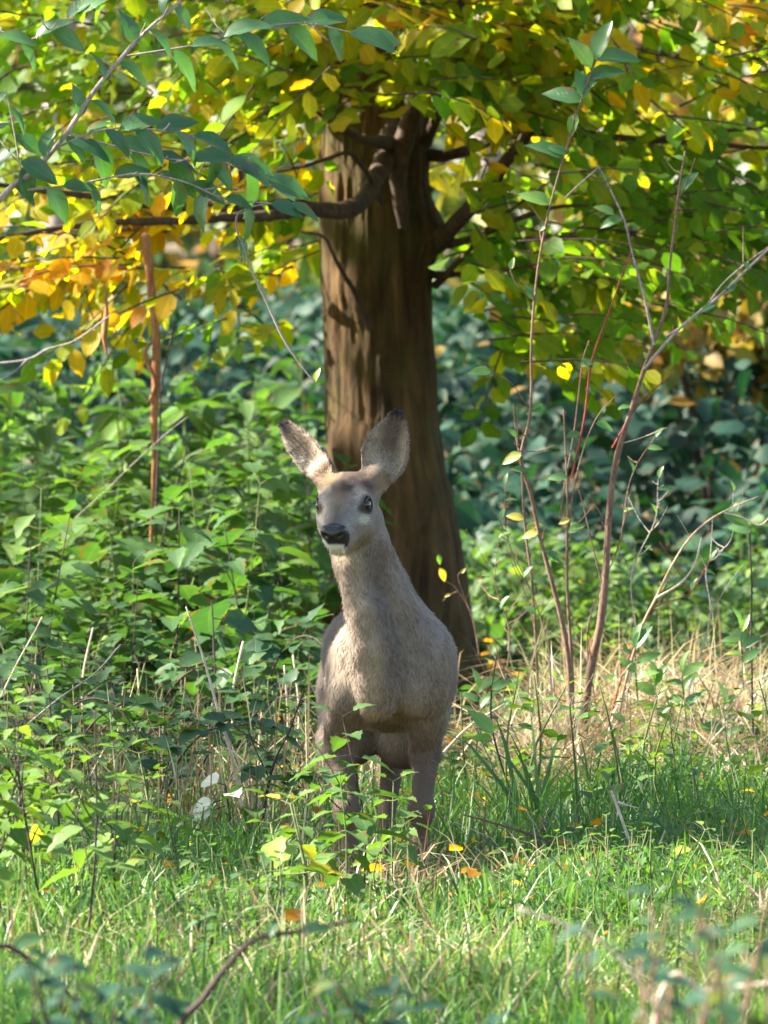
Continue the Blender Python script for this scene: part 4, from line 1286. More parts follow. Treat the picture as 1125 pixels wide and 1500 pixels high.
def mound_leaves(name, n, x0, x1, y0, y1, T, mat, smin, smax, tone, label, zoff=0.0, deep=.45):
    x = rgm.uniform(x0, x1, n); y = rgm.uniform(y0, y1, n)
    z = mound_z(x, y) + zoff - deep * rgm.random(n) ** 2 + rgm.normal(0, .03, n) + gz(x, y)
    p = np.stack([x, y, np.maximum(z, gz(x, y) + .02)], 1)
    cl = fbm(p * 4.5, 77, 2)
    k = (cl > .40) & ~((np.abs(x - .10) < .26) & (y < 28))
    p, cl = p[k], cl[k]; m = len(p)
    a = rgm.uniform(0, 6.28, m)
    d = np.stack([np.cos(a), np.sin(a) * .7 - .25, rgm.uniform(-.75, .15, m)], 1)
    nn = rnorm(np.stack([rgm.normal(0, .4, m), rgm.normal(-.35, .4, m), np.ones(m)], 1))
    tn = np.clip(tone + .5 * (fbm(p * 1.6, 78, 2) - .5) + rgm.normal(0, .14, m), 0, 1)
    o = merged_leaves(name, T, p, d, nn, rgm.uniform(smin, smax, m), tn, mat)
    return tag(o, label, kind='stuff')
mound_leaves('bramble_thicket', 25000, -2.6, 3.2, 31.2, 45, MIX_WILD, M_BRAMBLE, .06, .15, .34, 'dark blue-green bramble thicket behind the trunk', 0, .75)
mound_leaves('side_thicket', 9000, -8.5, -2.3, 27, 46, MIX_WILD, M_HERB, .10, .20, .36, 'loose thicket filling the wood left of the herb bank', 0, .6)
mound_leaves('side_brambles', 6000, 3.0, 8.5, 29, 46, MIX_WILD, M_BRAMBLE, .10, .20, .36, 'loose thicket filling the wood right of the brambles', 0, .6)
mound_leaves('ground_ivy', 9000, -2.2, 2.2, 24.5, 33, MIX_WILD, M_HERB, .035, .085, .36, 'low leafy undergrowth under the herbs', -.25, .3)
mound_leaves('thicket_edge', 4200, .15, 2.4, 29.5, 33, T_NETTLE, M_HERB, .05, .085, .45, 'green leafy edge of the bramble thicket on the right', -.12, .3)

def fill_spots(n, x0, x1, y0, y1, s0, s1):
    x = rgm.uniform(x0, x1, n); y = rgm.uniform(y0, y1, n); s = rgm.uniform(s0, s1, n)
    return [(a, b, float(gz(a, b)), c) for a, b, c in zip(x, y, s) if not near_deer(a, b)]
merged_plants('undergrowth', lambda r: gen_nettle(r, .60, .10, 1), T_NETTLE, M_HERB, M_DARKSTEM, fill_spots(150, -2.0, -.1, 23.5, 32, .7, 1.15), lambda x, y: .34, rgm, 'mass of green undergrowth behind the nettles on the left')
merged_plants('low_undergrowth', lambda r: gen_nettle(r, .22, .042, 1), T_SIMPLE, M_HERB, M_GREENSTEM, fill_spots(420, -1.6, 1.6, 20.6, 27, .6, 1.6), lambda x, y: .45 if x < .2 else .6, rgm, 'low small-leaved ground cover round the clearing')

merged_plants('lawn_weeds', lambda r: gen_nettle(r, .16, .040, 1), T_NETTLE, M_HERB, M_GREENSTEM, [q for q in fill_spots(560, -1.5, 1.5, 16.4, 20.6, .45, 1.15) if q[0] < -.2 or q[0] > .45 or rgm.random() < .4], lambda x, y: .45, rgm, 'small leafy weeds scattered through the clearing grass')

def far_wood(name, n, y0, y1, z1, smin, smax, seed, label, xw=.11, thr=.47, gold=.0):
    rg = np.random.default_rng(seed)
    y = rg.uniform(y0, y1, n); x = rg.uniform(-1, 1, n) * (y * xw)
    z = rg.random(n) ** .9 * z1
    p = np.stack([x, y, z + gz(x, y)], 1)
    k = fbm(p * np.array([.8, .35, .9]), seed, 3) > thr - .10 * np.clip(1.3 - z, 0, 1)
    p = p[k]; m = len(p)
    d = rnorm(rg.normal(0, 1, (m, 3)) + [0, 0, -.4]); nn = rnorm(rg.normal(0, .6, (m, 3)) + [0, -.3, .8])
    tn = np.clip(.34 + gold + 1.1 * (fbm(p * np.array([.7, .3, .8]), seed + 3, 2) - .45) + rg.normal(0, .12, m), 0, 1)
    o = merged_leaves(name, T_CARD, p, d, nn, rg.uniform(smin, smax, m), tn, M_FARLEAF)
    return tag(o, label, kind='stuff')
far_wood('far_shrubs', 30000, 45, 62, 5.2, .10, .22, 81, 'blurred shrubs of the wood behind the brambles', .12, .44, .10)
far_wood('distant_wood', 26000, 60, 92, 12, .35, .70, 82, 'far wood closing the view behind the shrubs', .26, .30, .0)

def orange_bush():
    rg = np.random.default_rng(6)
    c = P(1065, 430, 35)
    root = empty('orange_shrub', ov(c[0], 35), 'shrub in orange autumn leaf above the brambles at the right edge', 'shrub')
    og = np.array(root.location)
    b = Bag()
    for k in range(6):
        a = rg.uniform(0, 6.28); b.add(*tube([(0, 0, 0), (math.cos(a) * .12, math.sin(a) * .12, .5), (math.cos(a) * .35, math.sin(a) * .3, 1.1)], [.014, .010, .003], 5, 8))
    link('stem', b.mesh('stem'), M_DARKSTEM, root)
    n = 1500
    p = np.stack([rg.normal(.08, .34, n), rg.normal(0, .25, n), rg.normal(1.04, .13, n)], 1)
    o = merged_leaves('foliage', T_SIMPLE, p, rg.normal(0, 1, (n, 3)) + [0, 0, -.6], rnorm(rg.normal(0, .5, (n, 3)) + [0, -.5, .6]), rg.uniform(.07, .12, n), np.clip(rg.normal(.74, .10, n), 0, 1), M_FARLEAF, root)
    o['kind'] = 'stuff'
orange_bush()
for i, (px, d, r, lab) in enumerate(((75, 52, .10, 'thin pale trunk far behind the golden leaves on the left'), (330, 58, .14, 'grey trunk far behind, left of the beech'), (705, 50, .09, 'thin dark trunk far behind, just right of the beech'), (930, 60, .16, 'grey trunk far off behind the right-hand leaves'))):
    q = P(px, 300, d)
    b = Bag(); b.add(*tube([(0, 0, -.1), (.05, 0, 3), (-.1, 0, 7), (.1, 0, 12)], [r * 1.2, r, r * .8, r * .4], 10, 16, .04, i))
    root = empty('tree', ov(q[0], d), lab, 'tree', None)
    link('trunk', b.mesh('trunk'), M_LIMB if i % 2 else M_GREYTWIG, root)
    rg = np.random.default_rng(200 + i)
    n = 1600; pp = rnorm(rg.normal(0, 1, (n, 3))) * rg.random((n, 1)) ** .4 * [2.2, 2.2, 2.6] + [0, 0, 8]
    o = merged_leaves('crown', T_CARD, pp, rg.normal(0, 1, (n, 3)), rnorm(rg.normal(0, .5, (n, 3)) + [0, 0, 1]), rg.uniform(.15, .3, n), rg.uniform(.2, .8, n), M_FARLEAF, root); o['kind'] = 'stuff'

# ------------------------------------------------------------------ grass and straw
def blades(name, x, y, h, wid, lean, rnd, mat, label, kind='stuff', parent=None, og=(0, 0, 0), curl=.5, rg=None, bend=None, cat=None, z0=None):
    rg = rg or RNG
    n = len(x)
    a = rg.uniform(0, 6.28, n); dirv = np.stack([np.cos(a), np.sin(a), np.zeros(n)], 1)
    b = rg.uniform(0, 6.28, n); wv = np.stack([np.cos(b), np.sin(b) * .6, np.zeros(n)], 1)
    p0 = np.stack([x, y, (gz(x, y) if z0 is None else z0) - .005 * (z0 is None)], 1) - np.array(og)
    rows = []
    for t, w in ((0, .7), (.35, 1.0), (.72, .75)):
        c = p0 + dirv * (lean * h * t ** (1 + curl))[:, None] + np.array([0, 0, 1.]) * (h * (t - lean * .35 * t * t))[:, None]
        rows += [c - wv * (wid * w / 2)[:, None], c + wv * (wid * w / 2)[:, None]]
    tip = p0 + dirv * (lean * h)[:, None] + np.array([0, 0, 1.]) * (h * (1 - lean * .42))[:, None]
    rows.append(tip)
    V = np.stack(rows, 1).reshape(-1, 3)
    i = np.arange(n)[:, None] * 7
    Q = np.vstack([i + [[0, 1, 3, 2]], i + [[2, 3, 5, 4]]]); T = i + [[4, 5, 6]]
    me = new_mesh(name, V, [Q, T], {'rnd': np.repeat(rnd, 7)})
    o = link(name, me, mat, parent)
    if kind: tag(o, label, cat, kind=kind)
    return o
rgg = np.random.default_rng(55)
def grass_field(n, x0, x1, y0, y1, h0, h1, w0, w1, tone, name, label, lean=.5):
    x = rgg.uniform(x0, x1, n); y = rgg.uniform(y0, y1, n)
    q = np.stack([x, y, np.zeros(n)], 1)
    dens = fbm(q * 2.2, 14, 2)
    k = dens > .30 + .2 * rgg.random(n) * (rgg.random(n) < .5)
    x, y, q, dens = x[k], y[k], q[k], dens[k]; m = len(x)
    near = np.exp(-((x + .0) / .32) ** 2 - ((y - 19.9) / .8) ** 2)
    h = (1 - .62 * near) * rgg.uniform(h0, h1, m) * (.55 + .9 * fbm(q * 1.4, 15, 2))
    rn = np.clip(tone + .5 * (fbm(q * 1.1, 16, 2) - .5) + rgg.normal(0, .16, m), 0, 1)
    return blades(name, x, y, h, rgg.uniform(w0, w1, m), np.abs(rgg.normal(lean, .28, m)), rn, M_GRASS, label, rg=rgg)
grass_field(52000, -1.9, 1.9, 15.2, 20.8, .05, .17, .0022, .0078, .56, 'lawn_grass', 'short green grass of the sunlit clearing')
grass_field(24000, -1.8, 1.8, 20.4, 25.0, .06, .20, .0025, .0055, .40, 'tall_grass', 'taller grass round the deer and under the herbs', .55)

def straw(n, x0, x1, y0, y1, h0, h1, name, label, lean=.9, zt=.10):
    x = rgg.uniform(x0, x1, n); y = rgg.uniform(y0, y1, n)
    k = (fbm(np.stack([x * 2.6, y * 1.6, 0 * x], 1), 19, 2) > .47) & ~((y > 24.2) & (np.abs(x) < .42))
    x, y = x[k], y[k]; m = len(x)
    return blades(name, x, y, rgg.uniform(h0, h1, m), rgg.uniform(.0018, .0060, m), np.abs(rgg.normal(lean, .5, m)), rgg.uniform(0, 1, m), M_STRAW, label, rg=rgg, z0=gz(x, y) + rgg.random(m) ** 2 * zt)
straw(19000, .16, 1.7, 21.7, 25.6, .06, .36, 'straw', 'bleached dry grass right of the deer', 1.1, .2)
straw(3000, -1.5, 0, 20.8, 25.5, .15, .42, 'dry_grass', 'thin dry grass between the herbs left of the deer', .5, .05)
straw(6500, -1.5, 1.5, 16.2, 21, .06, .20, 'dead_blades', 'dead blades lying in the lawn', .9, .03)

# ------------------------------------------------------------------ dead leaves lying about
def litter():
    n = 2000
    x = rgg.uniform(-1.9, 1.9, n); y = 33 - 15.5 * rgg.random(n) ** 2.2
    p = np.stack([x, y, gz(x, y) + rgg.uniform(.01, .10, n)], 1)
    o = merged_leaves('leaf_litter', T_SIMPLE, p, rgg.normal(0, 1, (n, 3)) * [1, 1, .3], rnorm(rgg.normal(0, .4, (n, 3)) + [0, 0, 1]), rgg.uniform(.03, .06, n), rgg.uniform(.72, 1, n), M_BEECH)
    tag(o, 'fallen yellow and brown leaves in the grass', kind='stuff')
litter()

# ------------------------------------------------------------------ single grass tufts
def tuft(px, d, n, h, spread, tone, label, lean=.45, w=.009):
    q = P(px, 1200, d); rg = np.random.default_rng(int(px))
    root = empty('grass_tuft', ov(q[0], d), label, 'grass tuft', 'dark grass tufts')
    og = np.array(root.location)
    x = q[0] + rg.normal(0, spread, n); y = d + rg.normal(0, spread, n)
    blades('blades', x, y, rg.uniform(.55, 1, n) * h, rg.uniform(.6, 1, n) * w, np.abs(rg.normal(lean, .2, n)), np.clip(rg.normal(tone, .1, n), 0, 1), M_GRASS, None, None, root, og, .9, rg)['kind'] = 'stuff'
tuft(905, 21.6, 90, .26, .06, .12, 'dark green grass tuft under the saplings, left one of the pair')
tuft(1000, 21.9, 80, .24, .06, .15, 'dark green grass tuft under the saplings, right one of the pair')
tuft(785, 21.4, 16, .36, .02, .12, 'few long arching dark blades right of the deer', .55, .014)
tuft(860, 21.2, 110, .14, .09, .2, 'low dark grass tuft in the shade below the straw')
tuft(400, 20.6, 40, .17, .05, .22, 'broad-bladed dark tuft left of the forelegs', .3, .012)
tuft(265, 19.7, 18, .17, .04, .2, 'sparse dark tuft in the grass on the left', .3, .012)
tuft(735, 20.9, 70, .12, .07, .3, 'fine low tuft close to the right foreleg')

# ------------------------------------------------------------------ woody shoots drawn where the photograph has them
def shoot(name, label, cat, stems, mat, leaves=(), T=T_CHERRY, key='cherry', lmat=None, group=None, sides=7, wob=.006, root_extra=None):
    """stems: list of (points (px,py,d), radii, part name, material)"""
    first = P(*stems[0][0][0])
    loc = (float(first[0]), float(first[1]), float(gz(first[0], first[1])))
    og = np.array(loc)
    root = empty(name, loc, label, cat, group)
    for i, s in enumerate(stems):
        pts, rad = s[0], s[1]
        nm = s[2] if len(s) > 2 else ('stem' if i == 0 else 'branch')
        mm = s[3] if len(s) > 3 else mat
        b = Bag(); b.add(*tube(np.array([P(*p) for p in pts]) - og, rad, sides, len(pts) * 5, wob, i + len(name)))
        link(nm, b.mesh(nm), mm, root)
    long_ = [s for s in stems if len(s[0]) >= 5]
    if mat in (M_TWIG, M_GREYTWIG) and long_ and cat in ('shrub', 'sapling'):
        rg = np.random.default_rng(len(label)); b = Bag()
        for s in long_:
            c = spline(np.array([P(*p) for p in s[0]]) - og, 60)
            for k in rg.integers(18, 58, 14):
                dd = rnorm(c[k] - c[k - 1] + rg.normal(0, .012, 3) * np.array([1, 1, .4])); L = rg.choice([.008, .015, .04, .09], p=[.4, .3, .2, .1])
                b.add(*tube([c[k], c[k] + dd * L * .5, c[k] + dd * L + [0, 0, L * .2]], [.0016, .0014, .0012 if L < .02 else .0006], 5, 5))
        o = link('side_twigs', b.mesh('side_twigs'), mat, root); o['kind'] = 'stuff'
    if len(leaves):
        pos = []; dr = []; nn = []; sc = []; rn = []
        for (px, py, d, ang, L, tone, tilt) in leaves:
            p = P(px, py, d); a = math.radians(ang)
            pos.append(p); dr.append([math.cos(a), random.uniform(-.35, .15), math.sin(a)])
            nn.append([-math.sin(a) * tilt * (1 if math.cos(a) >= 0 else -1), -1.0 + .3 * tilt, abs(math.cos(a)) * tilt + .15]); sc.append(L); rn.append(tone)
        leaf_objects('leaf', leaf_mesh(key, T, lmat or M_CHERRY), np.array(pos), rnorm(np.array(dr)), rnorm(np.array(nn)), np.array(sc), np.array(rn), root, og)
    return root

def leaves_along(path, d, n, L, droop=-35, tone=.3, t0=.05, spread=38, seed=0, end=True, tl=(.3, 1.3)):
    """alternate leaves along a photo path"""
    rg = np.random.default_rng(seed)
    c = spline(np.array(path, float), 60)
    out = []
    for i in range(n):
        t = t0 + (1 - t0) * (i + .5) / n
        k = int(t * 59); p = c[k]; q = c[min(59, k + 1)] - c[max(0, k - 1)]
        a = math.degrees(math.atan2(-q[1], q[0]))
        s = 1 if i % 2 else -1
        ang = a + s * rg.uniform(.5, 1.2) * spread
        if math.cos(math.radians(a)) >= 0: ang = ang + droop * .5
        else: ang = ang - droop * .5
        out.append((p[0], p[1], d + rg.normal(0, .03), ang, L * rg.uniform(.7, 1.12), float(np.clip(rg.normal(tone, .16), 0, .9)), rg.uniform(*tl)))
    if end:
        q = c[-1] - c[-4]; a = math.degrees(math.atan2(-q[1], q[0]))
        out.append((c[-1][0], c[-1][1], d, a + rg.uniform(-15, 15), L * .9, tone, rg.uniform(*tl)))
    return out

DC = 18.8
l1 = [(65, 225), (135, 195), (200, 188), (280, 198), (350, 240)]
l2 = [(40, 277), (110, 270), (200, 255), (270, 266), (330, 290), (420, 300)]
l3 = [(185, 82), (290, 66), (350, 48), (440, 34), (530, 52)]
l4 = [(8, 130), (20, 190), (32, 245)]
l5 = [(100, 195), (170, 215), (250, 235), (330, 236), (395, 262)]
l6 = [(-40, 40), (40, 60), (110, 20)]
l7 = [(345, 318), (360, 378), (395, 450), (418, 500), (445, 540), (462, 560)]
lv = (leaves_along([(0, 290), (100, 195), (150, 120), (215, 45), (265, 0)], DC, 11, .078, -40, .28, .02, 70, 1)
      + leaves_along(l1, DC - .05, 10, .085, -35, .25, .1, 34, 2) + leaves_along(l2, DC, 12, .08, -75, .25, .05, 38, 3)
      + leaves_along(l3, DC + .1, 10, .092, -35, .40, .1, 30, 4) + leaves_along(l4, DC, 6, .08, -30, .2, .0, 60, 5)
      + leaves_along(l5, DC + .05, 10, .095, -40, .3, .1, 32, 7) + leaves_along(l6, DC, 6, .09, -30, .35, .0, 40, 8))
def pp(path, d): return [(x, y, d) for x, y in path]
shoot('cherry_sapling', 'slanting pale-stemmed cherry sapling with long green leaves at the top left', 'sapling',
      [([(-330, 1490, DC), (-290, 900, DC), (-150, 480, DC), (0, 292, DC), (50, 250, DC), (100, 195, DC), (150, 120, DC), (215, 45, DC), (265, 0, DC), (330, -70, DC)], [.010, .009, .007, .0058, .0052, .005, .0045, .0035, .003, .002], 'stem', M_GREYTWIG),
       (pp(l1, DC), [.0024, .002, .0012]), (pp(l2, DC), [.0026, .002, .0014]), (pp([(185, 82), *l3[1:]], DC + .1), [.002, .0014]), (pp([(8, 130), (20, 190), (32, 245), (40, 262)], DC), [.0012, .002]), (pp(l5, DC), [.0022, .001]),
       (pp([(-60, 340), (-40, 150), (-40, 40), (40, 60), (110, 20)], DC), [.004, .0015])],
      M_GREYTWIG, lv)
shoot('hanging_twig', 'pale thin twig hanging down below the long green leaves', 'twig', [(pp([(430, 300), (380, 300), *l7], 18.8), [.0016, .0022, .0022, .0014], 'stem')], M_GREYTWIG,
      [(345, 345, 18.8, -60, .06, .2, .9), (462, 560, 18.8, 80, .03, .9, .5)])
shoot('broken_sapling', 'rust-brown broken stem standing upright left of the trunk', 'dead stem',
      [(pp([(222, 830), (224, 700), (227, 600), (229, 540), (226, 470), (220, 400), (213, 345)], 26.0), [.004, .006, .011, .0125, .012, .012, .013], 'stem'),
       (pp([(224, 500), (212, 520), (226, 560), (218, 590)], 25.98), [.003, .006, .005, .003], 'shred')], M_ORANGEBARK, sides=9)
shoot('hanging_dead_leaf', 'curled brown dead leaf hanging below the orange leaves', 'dead leaf', [(pp([(155, 425), (156, 460), (153, 490), (157, 520)], 25.5), [.002, .007, .008, .002], 'leaf')], M_ORANGEBARK)
shoot('thin_shoot', 'long dark thin stem leaning in the herb bank, behind the rusty stem', 'stem', [(pp([(215, 870), (228, 780), (232, 650), (238, 560), (255, 470)], 26.2), [.0035, .003, .002], 'stem')], M_DARKSTEM)
shoot('thin_shoot', 'thin dark stem leaning right in the herb bank', 'stem', [(pp([(225, 830), (245, 760), (262, 700), (278, 640)], 26.1), [.003, .002], 'stem')], M_DARKSTEM)
shoot('dry_stalk', 'long straight pale stalk slanting across the herb bank', 'stalk', [(pp([(60, 800), (85, 782), (150, 722), (190, 682), (240, 640), (275, 612)], 25.4), [.0014, .0010], 'stem')], M_GREYTWIG, wob=.010)
shoot('fallen_twig', 'bare twig crossing the left edge below the orange leaves', 'twig', [(pp([(-30, 535), (40, 526), (70, 510), (110, 497), (160, 462)], 25.0), [.0035, .003, .0018], 'stem'), (pp([(40, 527), (20, 545), (-10, 560)], 25.0), [.002, .001])], M_GREYTWIG)
shoot('dry_stalk', 'leaning pale dry stalk left of the deer, tallest of the dry stalks', 'stalk', [(pp([(372, 1265), (350, 1160), (325, 1060), (300, 970), (272, 890)], 21.2), [.0045, .004, .003, .0018], 'stem')], M_PALETWIG)
shoot('thorny_twig', 'dark bramble twig rising left of the forelegs', 'twig', [(pp([(385, 1270), (388, 1190), (400, 1120), (425, 1070), (448, 1010)], 21.0), [.004, .003, .0015], 'stem'), (pp([(395, 1140), (372, 1090), (362, 1060)], 21.0), [.002, .001])], M_DARKSTEM)
shoot('dry_stalk', 'slanting pale stalk at the left edge beside the nettles', 'stalk', [(pp([(0, 1020), (30, 960), (62, 905)], 22), [.0022, .0016], 'stem')], M_PALETWIG)
shoot('dead_twig', 'grey dead twig crossing behind the left nettle clump', 'twig', [(pp([(40, 1060), (90, 1020), (140, 985), (178, 945)], 21.4), [.003, .0016], 'stem')], M_GREYTWIG)
for i, (x0, y0, x1, y1) in enumerate(((420, 1040, 415, 975), (436, 1030, 428, 960), (380, 1090, 382, 1042), (300, 1080, 310, 1030), (340, 1010, 355, 940), (205, 1060, 200, 980), (120, 990, 135, 920), (470, 1070, 480, 1010))):
    shoot('cut_stalk', 'short upright straw-coloured stalk left of the deer', 'stalk', [(pp([(x0, y0 + 60), (x0, y0), (x1, y1)], 22.5 + .1 * i), [.003, .0025], 'stem')], M_PALETWIG, group='upright dry stalks left of the deer')

DS = 23.0
A = [(848, 1190), (850, 1120), (862, 1000), (885, 870), (897, 700), (925, 600), (945, 540), (958, 505)]
shoot('shrub', 'leafless brown shrub with a forked top, thickest of the saplings right of the trunk', 'shrub',
      [(pp(A, DS), [.012, .0115, .0105, .009, .0075, .006, .005, .004], 'stem', M_TWIG),
       (pp([(958, 505), (948, 450), (935, 400), (912, 320), (888, 265), (876, 246)], DS), [.0038, .003, .0022, .0016], 'branch', M_GREYTWIG),
       (pp([(876, 246), (850, 268), (828, 290)], DS), [.0016, .0018, .0016], 'branch', M_GREYTWIG),
       (pp([(958, 505), (975, 450), (985, 370), (994, 290), (1004, 222)], DS), [.0042, .0035, .0026, .002], 'branch'),
       (pp([(945, 540), (1000, 478), (1050, 438), (1090, 398), (1140, 350), (1190, 300)], DS), [.004, .0036, .003, .002], 'branch', M_GREYTWIG),
       (pp([(975, 495), (1030, 455), (1060, 415), (1100, 380), (1130, 358)], DS + .05), [.002, .0018, .0014], 'branch', M_GREYTWIG),
       (pp([(897, 655), (930, 600), (985, 545)], DS), [.002, .0012], 'branch', M_REDTWIG), (pp([(905, 650), (940, 640), (975, 626)], DS), [.0014, .001], 'branch', M_PALETWIG),
       (pp([(885, 870), (860, 760), (850, 720)], DS), [.002, .001])],
      M_TWIG, [(1000, 280, DS, 60, .062, .25, .6), (1003, 235, DS, 150, .03, .8, .5), (912, 320, DS, 195, .06, .5, .5), (900, 315, DS, 150, .055, .7, .5), (1060, 430, DS, 40, .04, .4, .5), (1050, 445, DS, 200, .045, .35, .5), (1120, 345, DS, 30, .045, .3, .5),
               (952, 530, DS, 120, .03, .9, .2), (905, 600, DS, 20, .04, .6, 1), (1100, 395, DS, 130, .03, .6, .5)])
B = [(835, 1190), (835, 1080), (835, 980), (822, 900), (795, 800), (778, 725), (763, 668), (777, 600), (782, 450), (800, 330), (825, 235), (850, 150), (872, 88)]
shoot('cherry_sapling', 'tall slender cherry sapling with few drooping leaves, left of the brown shrub', 'sapling',
      [(pp(B, DS - .3), [.0075, .007, .0065, .006, .005, .0045, .004, .0035, .0030, .0026, .0022, .0018, .0012], 'stem'),
       (pp([(777, 600), (750, 560), (720, 545)], DS - .3), [.0012, .001]), (pp([(800, 330), (770, 290), (745, 280)], DS - .3), [.0012, .001]), (pp([(783, 440), (760, 420), (748, 395)], DS - .3), [.0012, .001])], M_TWIG,
      [(720, 545, DS - .3, 175, .055, .75, .4), (800, 330, DS - .3, 215, .02, .6, .4), (806, 300, DS - .3, 155, .085, .80, .6), (825, 232, DS - .3, 150, .095, .30, .8), (830, 225, DS - .3, 155, .05, .5, .4),
       (852, 150, DS - .3, 158, .10, .30, .5), (856, 145, DS - .3, 100, .075, .35, .3), (860, 130, DS - .3, 60, .07, .45, .3), (862, 115, DS - .3, 20, .095, .30, .6), (866, 100, DS - .3, 120, .09, .85, .4), (872, 88, DS - .3, 10, .11, .35, .7),
       (872, 88, DS - .3, 75, .10, .5, .5), (845, 165, DS - .3, 250, .06, .7, .4), (775, 600, DS - .3, 30, .035, .6, .4), (765, 665, DS - .3, 200, .055, .9, .4), (773, 690, DS - .3, 165, .04, .5, .4), (782, 440, DS - .3, 115, .045, .3, .4), (748, 395, DS - .3, 80, .03, .8, .3),
       (790, 780, DS - .3, 190, .045, .93, .4), (800, 810, DS - .3, -20, .05, .4, .6)])
shoot('sapling', 'thin straight brown sapling rising behind the slender cherry', 'sapling', [(pp([(795, 1150), (788, 1040), (785, 930), (780, 850), (768, 760), (764, 690), (756, 640)], DS + .2), [.004, .0036, .003, .002], 'stem'), (pp([(785, 930), (770, 870), (740, 800)], DS + .2), [.002, .001])], M_TWIG,
      [(768, 760, DS, 165, .045, .95, .3), (770, 775, DS, 20, .045, .97, .4), (780, 850, DS, -10, .05, .25, .7), (756, 640, DS, 130, .03, .7, .4), (785, 900, DS, 140, .04, .6, .4)])
shoot('sapling', 'thin brown sapling between the cherry and the thick shrub', 'sapling', [(pp([(842, 1170), (838, 990), (832, 860), (832, 780), (830, 700), (826, 600)], DS + .1), [.0045, .004, .003, .002], 'stem'), (pp([(832, 790), (845, 700), (870, 620), (905, 580)], DS + .1), [.002, .001])], M_TWIG,
      [(832, 780, DS, 30, .045, .7, .4), (832, 700, DS, 175, .05, .5, .4), (830, 640, DS, 20, .04, .4, .4), (872, 620, DS, -15, .05, .55, .6), (835, 760, DS, 200, .03, .97, .2)])
shoot('red_shoot', 'thin bright red shoot beside the tall shrub', 'shoot', [(pp([(838, 700), (855, 620), (868, 530), (895, 450), (912, 400), (925, 368)], DS), [.0025, .002, .0014], 'stem')], M_REDTWIG,
      [(868, 540, DS, 130, .04, .4, .5), (872, 530, DS, 190, .035, .6, .5)])
shoot('bare_shoot', 'bare pale shoot left of the red one', 'shoot', [(pp([(820, 760), (830, 690), (845, 600), (852, 530), (862, 500)], DS + .15), [.0022, .0014], 'stem')], M_TWIG)
shoot('arching_cane', 'pale arching cane hooked at its tip near the right edge', 'cane',
      [(pp([(905, 1130), (908, 1050), (935, 930), (965, 870), (1000, 800), (1045, 757), (1112, 728)], DS - .2), [.0038, .0036, .0032, .0027, .0023, .0015], 'stem', M_PALECANE),
       (pp([(960, 876), (1000, 850), (1020, 820), (1028, 787)], DS - .2), [.003, .0015]), (pp([(1060, 752), (1085, 758), (1112, 770), (1130, 755)], DS - .2), [.0022, .002, .0016])], M_PALETWIG,
      [(1060, 755, DS - .2, -15, .07, .6, .4)])
shoot('dark_stalk', 'thin dark upright stalk near the right edge', 'stalk', [(pp([(1102, 1080), (1100, 1010), (1100, 900), (1100, 775)], DS), [.003, .002], 'stem')], M_DARKSTEM, [(1100, 780, DS, 160, .06, .5, .5), (1100, 860, DS, 20, .06, .3, .6), (1100, 940, DS, 150, .06, .4, .6)])
shoot('broken_twig', 'bleached forked twig sticking up from the grass below the saplings', 'twig', [(pp([(955, 1310), (948, 1280), (925, 1235), (910, 1195), (897, 1160)], 20.2), [.0045, .0042, .0038, .003], 'stem'), (pp([(948, 1290), (960, 1250), (974, 1215)], 20.2), [.003, .0022]), (pp([(905, 1175), (920, 1180), (936, 1184)], 20.2), [.003, .001])], M_PALETWIG)
shoot('dead_twig', 'dark dead twig lying across the shaded grass right of the deer', 'twig', [(pp([(680, 1195), (760, 1215), (820, 1240), (870, 1275), (900, 1310)], 20.6), [.002, .003, .003, .003], 'stem')], M_TWIG)
shoot('dead_twig', 'red-brown twig lying in the grass in front of the hooves', 'twig', [(pp([(400, 1352), (470, 1360), (560, 1362), (640, 1352), (700, 1345)], 19.3), [.002, .003, .002], 'stem')], M_TWIG)
shoot('dead_twig', 'red-brown twig leaning beside the deer\'s right flank', 'twig', [(pp([(635, 1120), (665, 1085), (690, 1062), (740, 1030)], 21.8), [.004, .003, .002], 'stem')], M_PALETWIG)
shoot('leafy_shoot', 'green shoot with a bent pointed leaf just right of the deer', 'shoot', [(pp([(762, 1200), (735, 1120), (722, 1070), (720, 1020), (728, 960)], 21.6), [.003, .0022, .0016], 'stem')], M_DARKSTEM,
      [(722, 1075, 21.5, 130, .075, .75, .4), (722, 1085, 21.5, 165, .05, .85, .4), (720, 1010, 21.5, 30, .05, .6, .4)])
for i, (x, y, w_) in enumerate(((870, 1110, 'at the foot of the brown shrub'), (800, 1100, 'at the foot of the slender cherry'), (1000, 985, 'under the arching cane'), (930, 945, 'just right of the brown shrub'), (700, 1010, 'beside the deer\'s flank'), (960, 1000, 'between brown shrub and arching cane'), (1060, 1030, 'left of the dark upright stalk'), (1085, 920, 'touching the dark upright stalk'))):
    shoot('leafy_shoot', 'leafy green shoot in the pale straw ' + w_, 'shoot', [(pp([(x + 5, y + 90), (x, y)], 22.8), [.002, .0012], 'stem')], M_GREENSTEM,
          leaves_along([(x + 5, y + 70), (x, y)], 22.8, 5, .062, -20, .72, .2, 60, 90 + i), group='green shoots in the straw')
